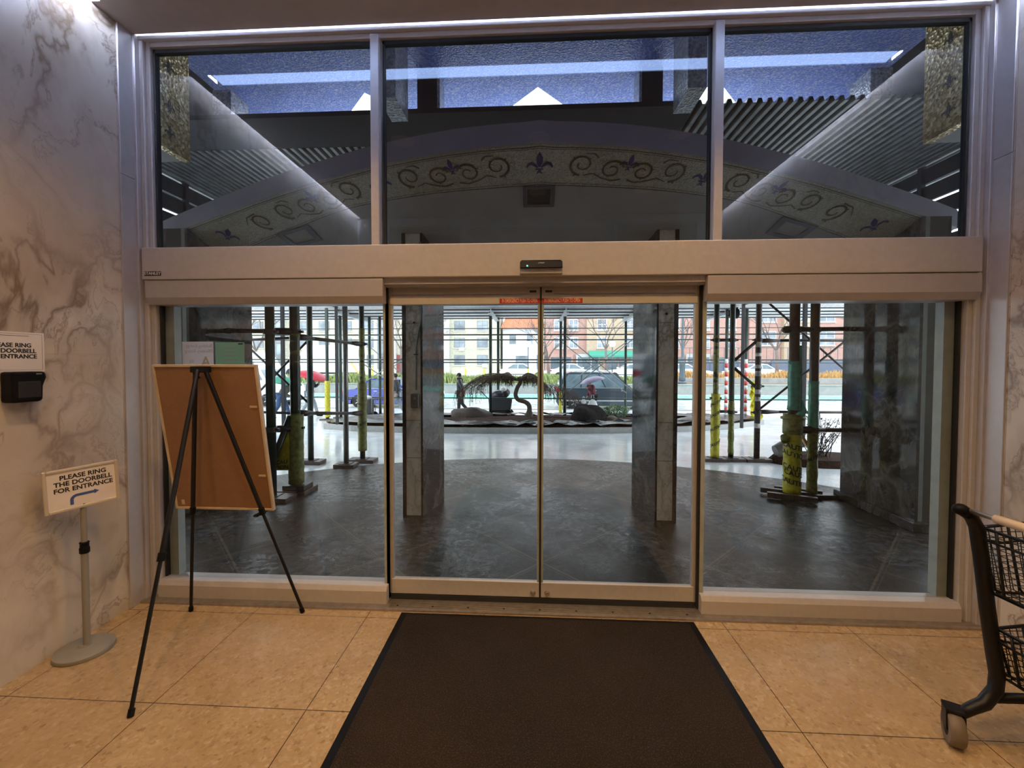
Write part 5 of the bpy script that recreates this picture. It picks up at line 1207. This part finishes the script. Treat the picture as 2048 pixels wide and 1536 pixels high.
MB().box(x-3.0, x+3.9, y-.9, y+.9, z+.40, z+.58).build('chassis', GASKET, t)
one('orange_barrier', MB().bar((-16.0, 33.6, 1.7), (-15.0, 33.6, .2), .35, .05), M('orange_plastic', (.8, .42, .12), .5), 'slanting orange board by the rear of the box truck', 'board')

# ================================================================== MEDIAN PLANTING, LAMPS
HEDG = M('pale_green_hedge', (.22, .27, .09), .7, var=.5, sc=6, bmp=.6); GRASS = M('dry_tan_grass', (.50, .30, .11), .8, var=.3, sc=8)
def hedge(x0, x1, y, z0, h_, label, mt, n_, bl=.10):
    mb = MB()
    for i in range(n_):
        px = rng.uniform(x0, x1); py = y+rng.uniform(-.8, .8); hh_ = h_*rng.uniform(.55, 1.0)*(1+.15*sin(px*1.7)); dx = rng.uniform(-.16, .16)
        mb.add([(px-bl*.4, py, z0), (px+bl*.4, py, z0), (px+dx+bl*.3, py+rng.uniform(-.1, .1), z0+hh_*.7), (px+dx*1.8, py, z0+hh_)], [(0, 1, 2, 3)])
    return tag(mb.build('median_planting', mt), label, 'planting', kind='stuff')
hedge(-34, 9, 28.4, .1, .75, 'pale green low hedge along the median wall', HEDG, 9000, .16)
hedge(9, 40, 30.5, .1, .95, 'dry tan grasses on the median at the right', GRASS, 6000, .12)
one('median_band', MB().box(9.5, 60, 29.2, 29.6, .1, .52), CURB, 'low concrete wall on the median in front of the tan grasses', 'wall')
POSTY = M('yellow_painted_post', (.75, .62, .08), .5)
for i, x in enumerate((-13.0, -8.6, -5.4, -3.9, -.4)):
    one('yellow_bollard', MB().box(x-.06, x+.06, 30.8, 30.92, .1, 1.15), POSTY, 'thin yellow post in the median hedge, %s counted from the left' % ('first', 'second', 'third', 'fourth', 'fifth')[i], 'post')
LPM = M('dark_slate_lamp_iron', (.07, .09, .11), .45)
def streetlamp(x, y, label, h_=7.5):
    t = thing('street_lamp', label, 'street lamp', (x, y, .12)); z = .12
    MB().lathe([(.28, 0), (.28, .12), (.20, .2), (.24, .3), (.20, .5), (.19, 1.35), (.22, 1.42), (.20, 1.5), (.12, 1.6), (.09, 2.0), (.075, h_)], (x, y, z), 14).build('pole', LPM, t, smooth=True)
    MB().tube([(x, y, z+h_-.1), (x+.8, y, z+h_+.3), (x+1.6, y, z+h_+.25)], .04, 8).build('arm', LPM, t, smooth='all')
    MB().ell((x+1.8, y, z+h_+.2), (.35, .15, .09)).build('lamp_head', LPM, t, smooth='all')
streetlamp(-14.5, 28.2, 'dark slate street lamp with fluted base on the median at left'); streetlamp(10.7, 28.2, 'dark slate street lamp on the median right of the right column')
GLOB = M('white_globe_glass', (.9, .9, .88), .2, emit=(1, .98, .9), es=1.6)
for x, lb in ((6.35, 'white globe lamp on a thin pole by the scaffold braces'), (-.4, 'white globe lamp on a thin pole in front of the tiled-roof house'), (24.5, 'white globe lamp behind the tan grasses')):
    t = thing('globe_lamp', lb, 'street lamp', (x, 31.6, .12)); MB().tube([(x, 31.6, .12), (x, 31.6, 2.95)], .04, 8).build('pole', LPM, t, smooth='all')
    MB().ell((x, 31.6, 3.15), (.26, .26, .26)).build('globe', GLOB, t, smooth='all'); MB().lathe([(.14, 3.38), (.10, 3.48), (0, 3.5)], (x, 31.6, 0), 12).build('cap', LPM, t)
# bare street trees
GB = M('grey_brown_bark', (.16, .13, .12), .8, var=.2)
def baretree(x, y, h_, label, seed, spread=.9):
    r_ = random.Random(seed); t = thing('bare_tree', label, 'tree', (x, y, .1)); tk = MB(); tw_ = MB()
    tk.tube([(x, y, .05), (x+.05, y, h_*.18), (x-.04, y, h_*.34)], [.18, .13, .11], 8)
    def grow(p, d, L_, r, k):
        e = p+d*L_; m_ = (p+e)/2+Vector((r_.uniform(-1, 1), r_.uniform(-1, 1), 0))*L_*.06
        (tk if k < 2 else tw_).tube([p, m_, e], [r, r*.85, r*.7], 6 if k < 2 else 3, False)
        if k >= 5: return
        for i in range(3 if k < 4 else 2):
            a = r_.uniform(0, 6.28); dd = (d+Vector((cos(a), sin(a), r_.uniform(-.1, .35)))*r_.uniform(.45, spread)).normalized(); grow(e-d*L_*r_.uniform(0, .3), dd, L_*r_.uniform(.6, .85), r*.55, k+1)
    for i in range(4):
        a = i*1.57+r_.uniform(-.4, .4); grow(Vector((x-.04, y, h_*.33)), Vector((cos(a)*.6, sin(a)*.6, 1)).normalized(), h_*.25, .07, 0)
    tk.build('trunk', GB, t, smooth='all'); tw_.build('twigs', GB, t)['kind'] = 'stuff'
for x, y, h_, lb, sd_ in ((-24.5, 33.5, 8, 'bare street tree left of the box truck', 1), (-13.5, 40, 9, 'bare tree in front of the cream flats, right of the street lamp', 2), (-8.7, 31.5, 6, 'slim bare tree in front of the cream flats behind the walking person', 3), (1.2, 31.2, 5.5, 'small bare tree in front of the tiled-roof house', 4), (7.3, 40, 9, 'bare tree in front of the red brick building behind the braces', 5), (14.5, 39, 9, 'bare tree in front of the red brick building right of the right column', 6), (20.5, 34, 8, 'bare tree behind the tan grasses', 7), (29.5, 36, 8, 'bare tree at right behind the green-wrapped posts', 8), (-31, 36, 9, 'bare tree behind the white van', 9)):
    baretree(x, y, h_, lb, sd_)

# ================================================================== BUILDINGS ACROSS THE STREET
def brick(name, c, mc, sc=3.2):
    mt, n, b = nodes(name); co = objco(n, (1, 1, 1), (radians(90), 0, 0)); bk = N(n, 'ShaderNodeTexBrick'); bk.inputs['Scale'].default_value = sc
    bk.inputs['Color1'].default_value = (*c, 1); bk.inputs['Color2'].default_value = (*[x*.75 for x in c], 1); bk.inputs['Mortar'].default_value = (*mc, 1); bk.inputs['Mortar Size'].default_value = .02
    n.links.new(co, bk.inputs['Vector']); n.links.new(bk.outputs[0], b.inputs['Base Color']); b.inputs['Roughness'].default_value = .8; return mt
CRB = brick('cream_brick', (.54, .52, .40), (.46, .44, .38)); PBK = brick('pale_rendered_brick', (.54, .53, .48), (.45, .44, .41)); RBK = brick('red_brick', (.46, .24, .19), (.48, .40, .36)); TBK = brick('tan_brick', (.48, .36, .24), (.45, .4, .33))
WF = M('white_window_frame', (.75, .76, .76), .5); WG = M('window_glass', (.22, .26, .30), .08, var=.5, sc=.6); STN = M('pale_stone', (.60, .57, .50), .7)
def facade(name, label, x0, x1, y, z1, mt, cols, rows, ww, wh, fr=WF, z0=.1, bays=(), depth=8):
    t = thing(name, label, 'building', ((x0+x1)/2, y, z0)); MB().box(x0, x1, y, y+depth, z0, z1).build('wall', mt, t)
    for bx0, bx1, bm in bays: MB().box(bx0, bx1, y-.5, y, z0, z1).build('bay', bm, t)
    for cx in cols:
        yy = y-.5 if any(a < cx < b for a, b, _ in bays) else y
        for zc in rows:
            f = MB().box(cx-ww/2, cx+ww/2, yy-.06, yy+.02, zc-wh/2, zc+wh/2).build('window', fr, t)
            mb = MB()
            for k in (0, 1):
                for j in (0, 1):
                    a = cx-ww/2+.06+k*(ww/2-.03); b = a+ww/2-.09; mb.box(a, b, yy-.075, yy-.06, zc-wh/2+.06+j*(wh/2-.03), zc-wh/2+.06+j*(wh/2-.03)+wh/2-.09)
            mb.build('pane', WG, f)
            MB().box(cx-ww/2-.08, cx+ww/2+.08, yy-.14, yy, zc-wh/2-.1, zc-wh/2).build('sill', STN, f)
    return t
rows = (1.95, 4.1, 6.25, 8.4, 10.5)
DF = M('bronze_window_frame', (.20, .20, .19), .5)
b1 = facade('apartment_building', 'cream brick apartment block with paired windows across the street at left', -46, -4.2, 50, 13, CRB, [-44+2.9*i for i in range(14) if i not in (4, 9)], rows, 1.35, 1.25, DF, bays=((-33.5, -31.5, PBK), (-20.0, -17.2, PBK), (-12.0, -10.4, PBK), (-46, -42, PBK)))
for i, (cx, zc) in enumerate(((-26.6, 1.2), (-14.5, 1.25), (-8.9, 3.3), (-6.0, 1.25), (-29.5, 3.4))): MB().box(cx-.3, cx+.3, 49.6, 50, zc-.2, zc+.2).build('air_conditioner', WF, b1, bev=.02)
for cx in (-32.6, -18.6): 
    f = MB().box(cx-.9, cx+.9, 49.40, 49.5, .8, 9).build('stair_window', DF, b1); mb = MB()
    for k in range(2):
        for j in range(5): mb.box(cx-.8+k*.85, cx-.05+k*.85, 49.37, 49.40, .95+j*1.6, 2.35+j*1.6)
    mb.build('pane', WG, f)
MB().box(-46.2, -4.0, 49.7, 58, 13, 13.4).build('cornice', STN, b1)
MB().box(-17.2, -15.6, 49.85, 50.02, .1, 2.6).build('entrance_door', M('dark_red_door', (.22, .06, .05), .5), b1)
aw = MB().prism([(-1.3, 2.5), (1.3, 2.5), (1.3, 2.9), (-1.3, 2.9)], lambda u, v, k: (-14.0+u, (48.9, 50)[k], v)).build('awning', M('pink_awning', (.6, .25, .3), .6), b1)
# tiled-roof house
t = thing('tiled_roof_house', 'white house with an orange tiled roof between the cream flats and the red brick block', 'house', (-1.2, 52, .1))
HW = M('white_stucco', (.66, .70, .72), .8); TILE = M('orange_roof_tile', (.62, .25, .13), .6, var=.3, sc=4)
MB().box(-3.9, 1.3, 52, 60, .1, 6.1).build('wall', HW, t)
mb = MB(); mb.add([(-4.2, 51.6, 6.0), (1.5, 51.6, 6.0), (1.3, 55, 8.4), (-3.4, 55, 8.4)], [(0, 1, 2, 3)])
for i in range(24): mb.tube([(-4.1+i*.235, 51.6, 6.05), (-3.35+i*.2, 55, 8.45)], .05, 5)
mb.add([(-4.2, 60.4, 6.0), (1.5, 60.4, 6.0), (1.3, 55, 8.4), (-3.4, 55, 8.4)], [(3, 2, 1, 0)]); mb.build('roof', TILE, t)
for cx, zc, w_, h_ in ((-2.6, 4.6, 1.0, 1.3), (-.4, 4.6, .9, 1.3), (-1.4, 1.7, 1.8, 1.8), (.7, 1.6, .6, 2.2)):
    f = MB().box(cx-w_/2, cx+w_/2, 51.93, 52.02, zc-h_/2, zc+h_/2).build('window', WF, t); MB().box(cx-w_/2+.08, cx+w_/2-.08, 51.9, 51.93, zc-h_/2+.08, zc+h_/2-.08).build('pane', WG, f)
MB().lathe([(.05, 0), (.28, .5), (.1, .9), (.02, 1.3)], (-.6, 55, 8.3), 10).build('finial', STN, t, smooth=True)
b2 = facade('brick_building', 'red brick building with white windows and shops below, across the street right of the doors', 1.6, 25.5, 50, 13, RBK, [3.2, 5.0, 8.4, 11.8, 15.1, 17.3, 20.9, 24.0], (4.1, 6.3, 8.9, 11), 1.15, 1.35, WF, bays=((6.6, 13.0, TBK),))
MB().box(1.4, 25.6, 49.4, 58, 13, 13.4).build('cornice', STN, b2)
SHOPG = M('shop_front_glass', (.10, .13, .15), .08, var=.4); GRA = M('green_awning', (.05, .28, .20), .6)
for i in range(7):
    x0 = 2.0+i*3.3; f = MB().box(x0, x0+2.9, 49.35, 49.5, .2, 2.7).build('shop_front', (RBK, M('grey_shop_panel', (.4, .42, .42), .6))[i % 2], b2)
    MB().box(x0+.2, x0+1.7, 49.30, 49.36, .7, 2.3).box(x0+1.9, x0+2.7, 49.30, 49.36, .3, 2.3).build('shop_window', SHOPG, f)
MB().prism([(49.4, 3.1), (48.5, 2.5), (48.5, 2.3), (49.4, 2.3)], lambda u, v, k: ((6.8, 14.5)[k], u, v)).build('awning', GRA, b2)
b3 = facade('brick_building', 'red brick building with large pale windows behind the green-wrapped posts', 26.2, 62, 50, 14, RBK, [28.3+3.4*i for i in range(10)], (4.6, 7.4, 10.4), 2.0, 1.7, WF, bays=((30.0, 33.2, TBK),))
f = MB().box(26, 62, 44.8, 45.0, .1, 2.0).build('hoarding', M('slate_blue_hoarding', (.10, .12, .17), .6), b3)
mb = MB()
for i in range(60): mb.box(15+i*.75, 15.04+i*.75, 44.9, 44.94, .1, 3.3)
mb.box(15, 60, 44.9, 44.94, 3.25, 3.3)
tag(mb.build('railing', LPM), 'tall thin dark railing in front of the right brick building', 'railing')
tag(MB().box(14.5, 26, 45.0, 45.2, .1, 1.75).build('hoarding', bpy.data.materials['slate_blue_hoarding']), 'slate blue hoarding across the far road behind the tan grasses', 'hoarding')
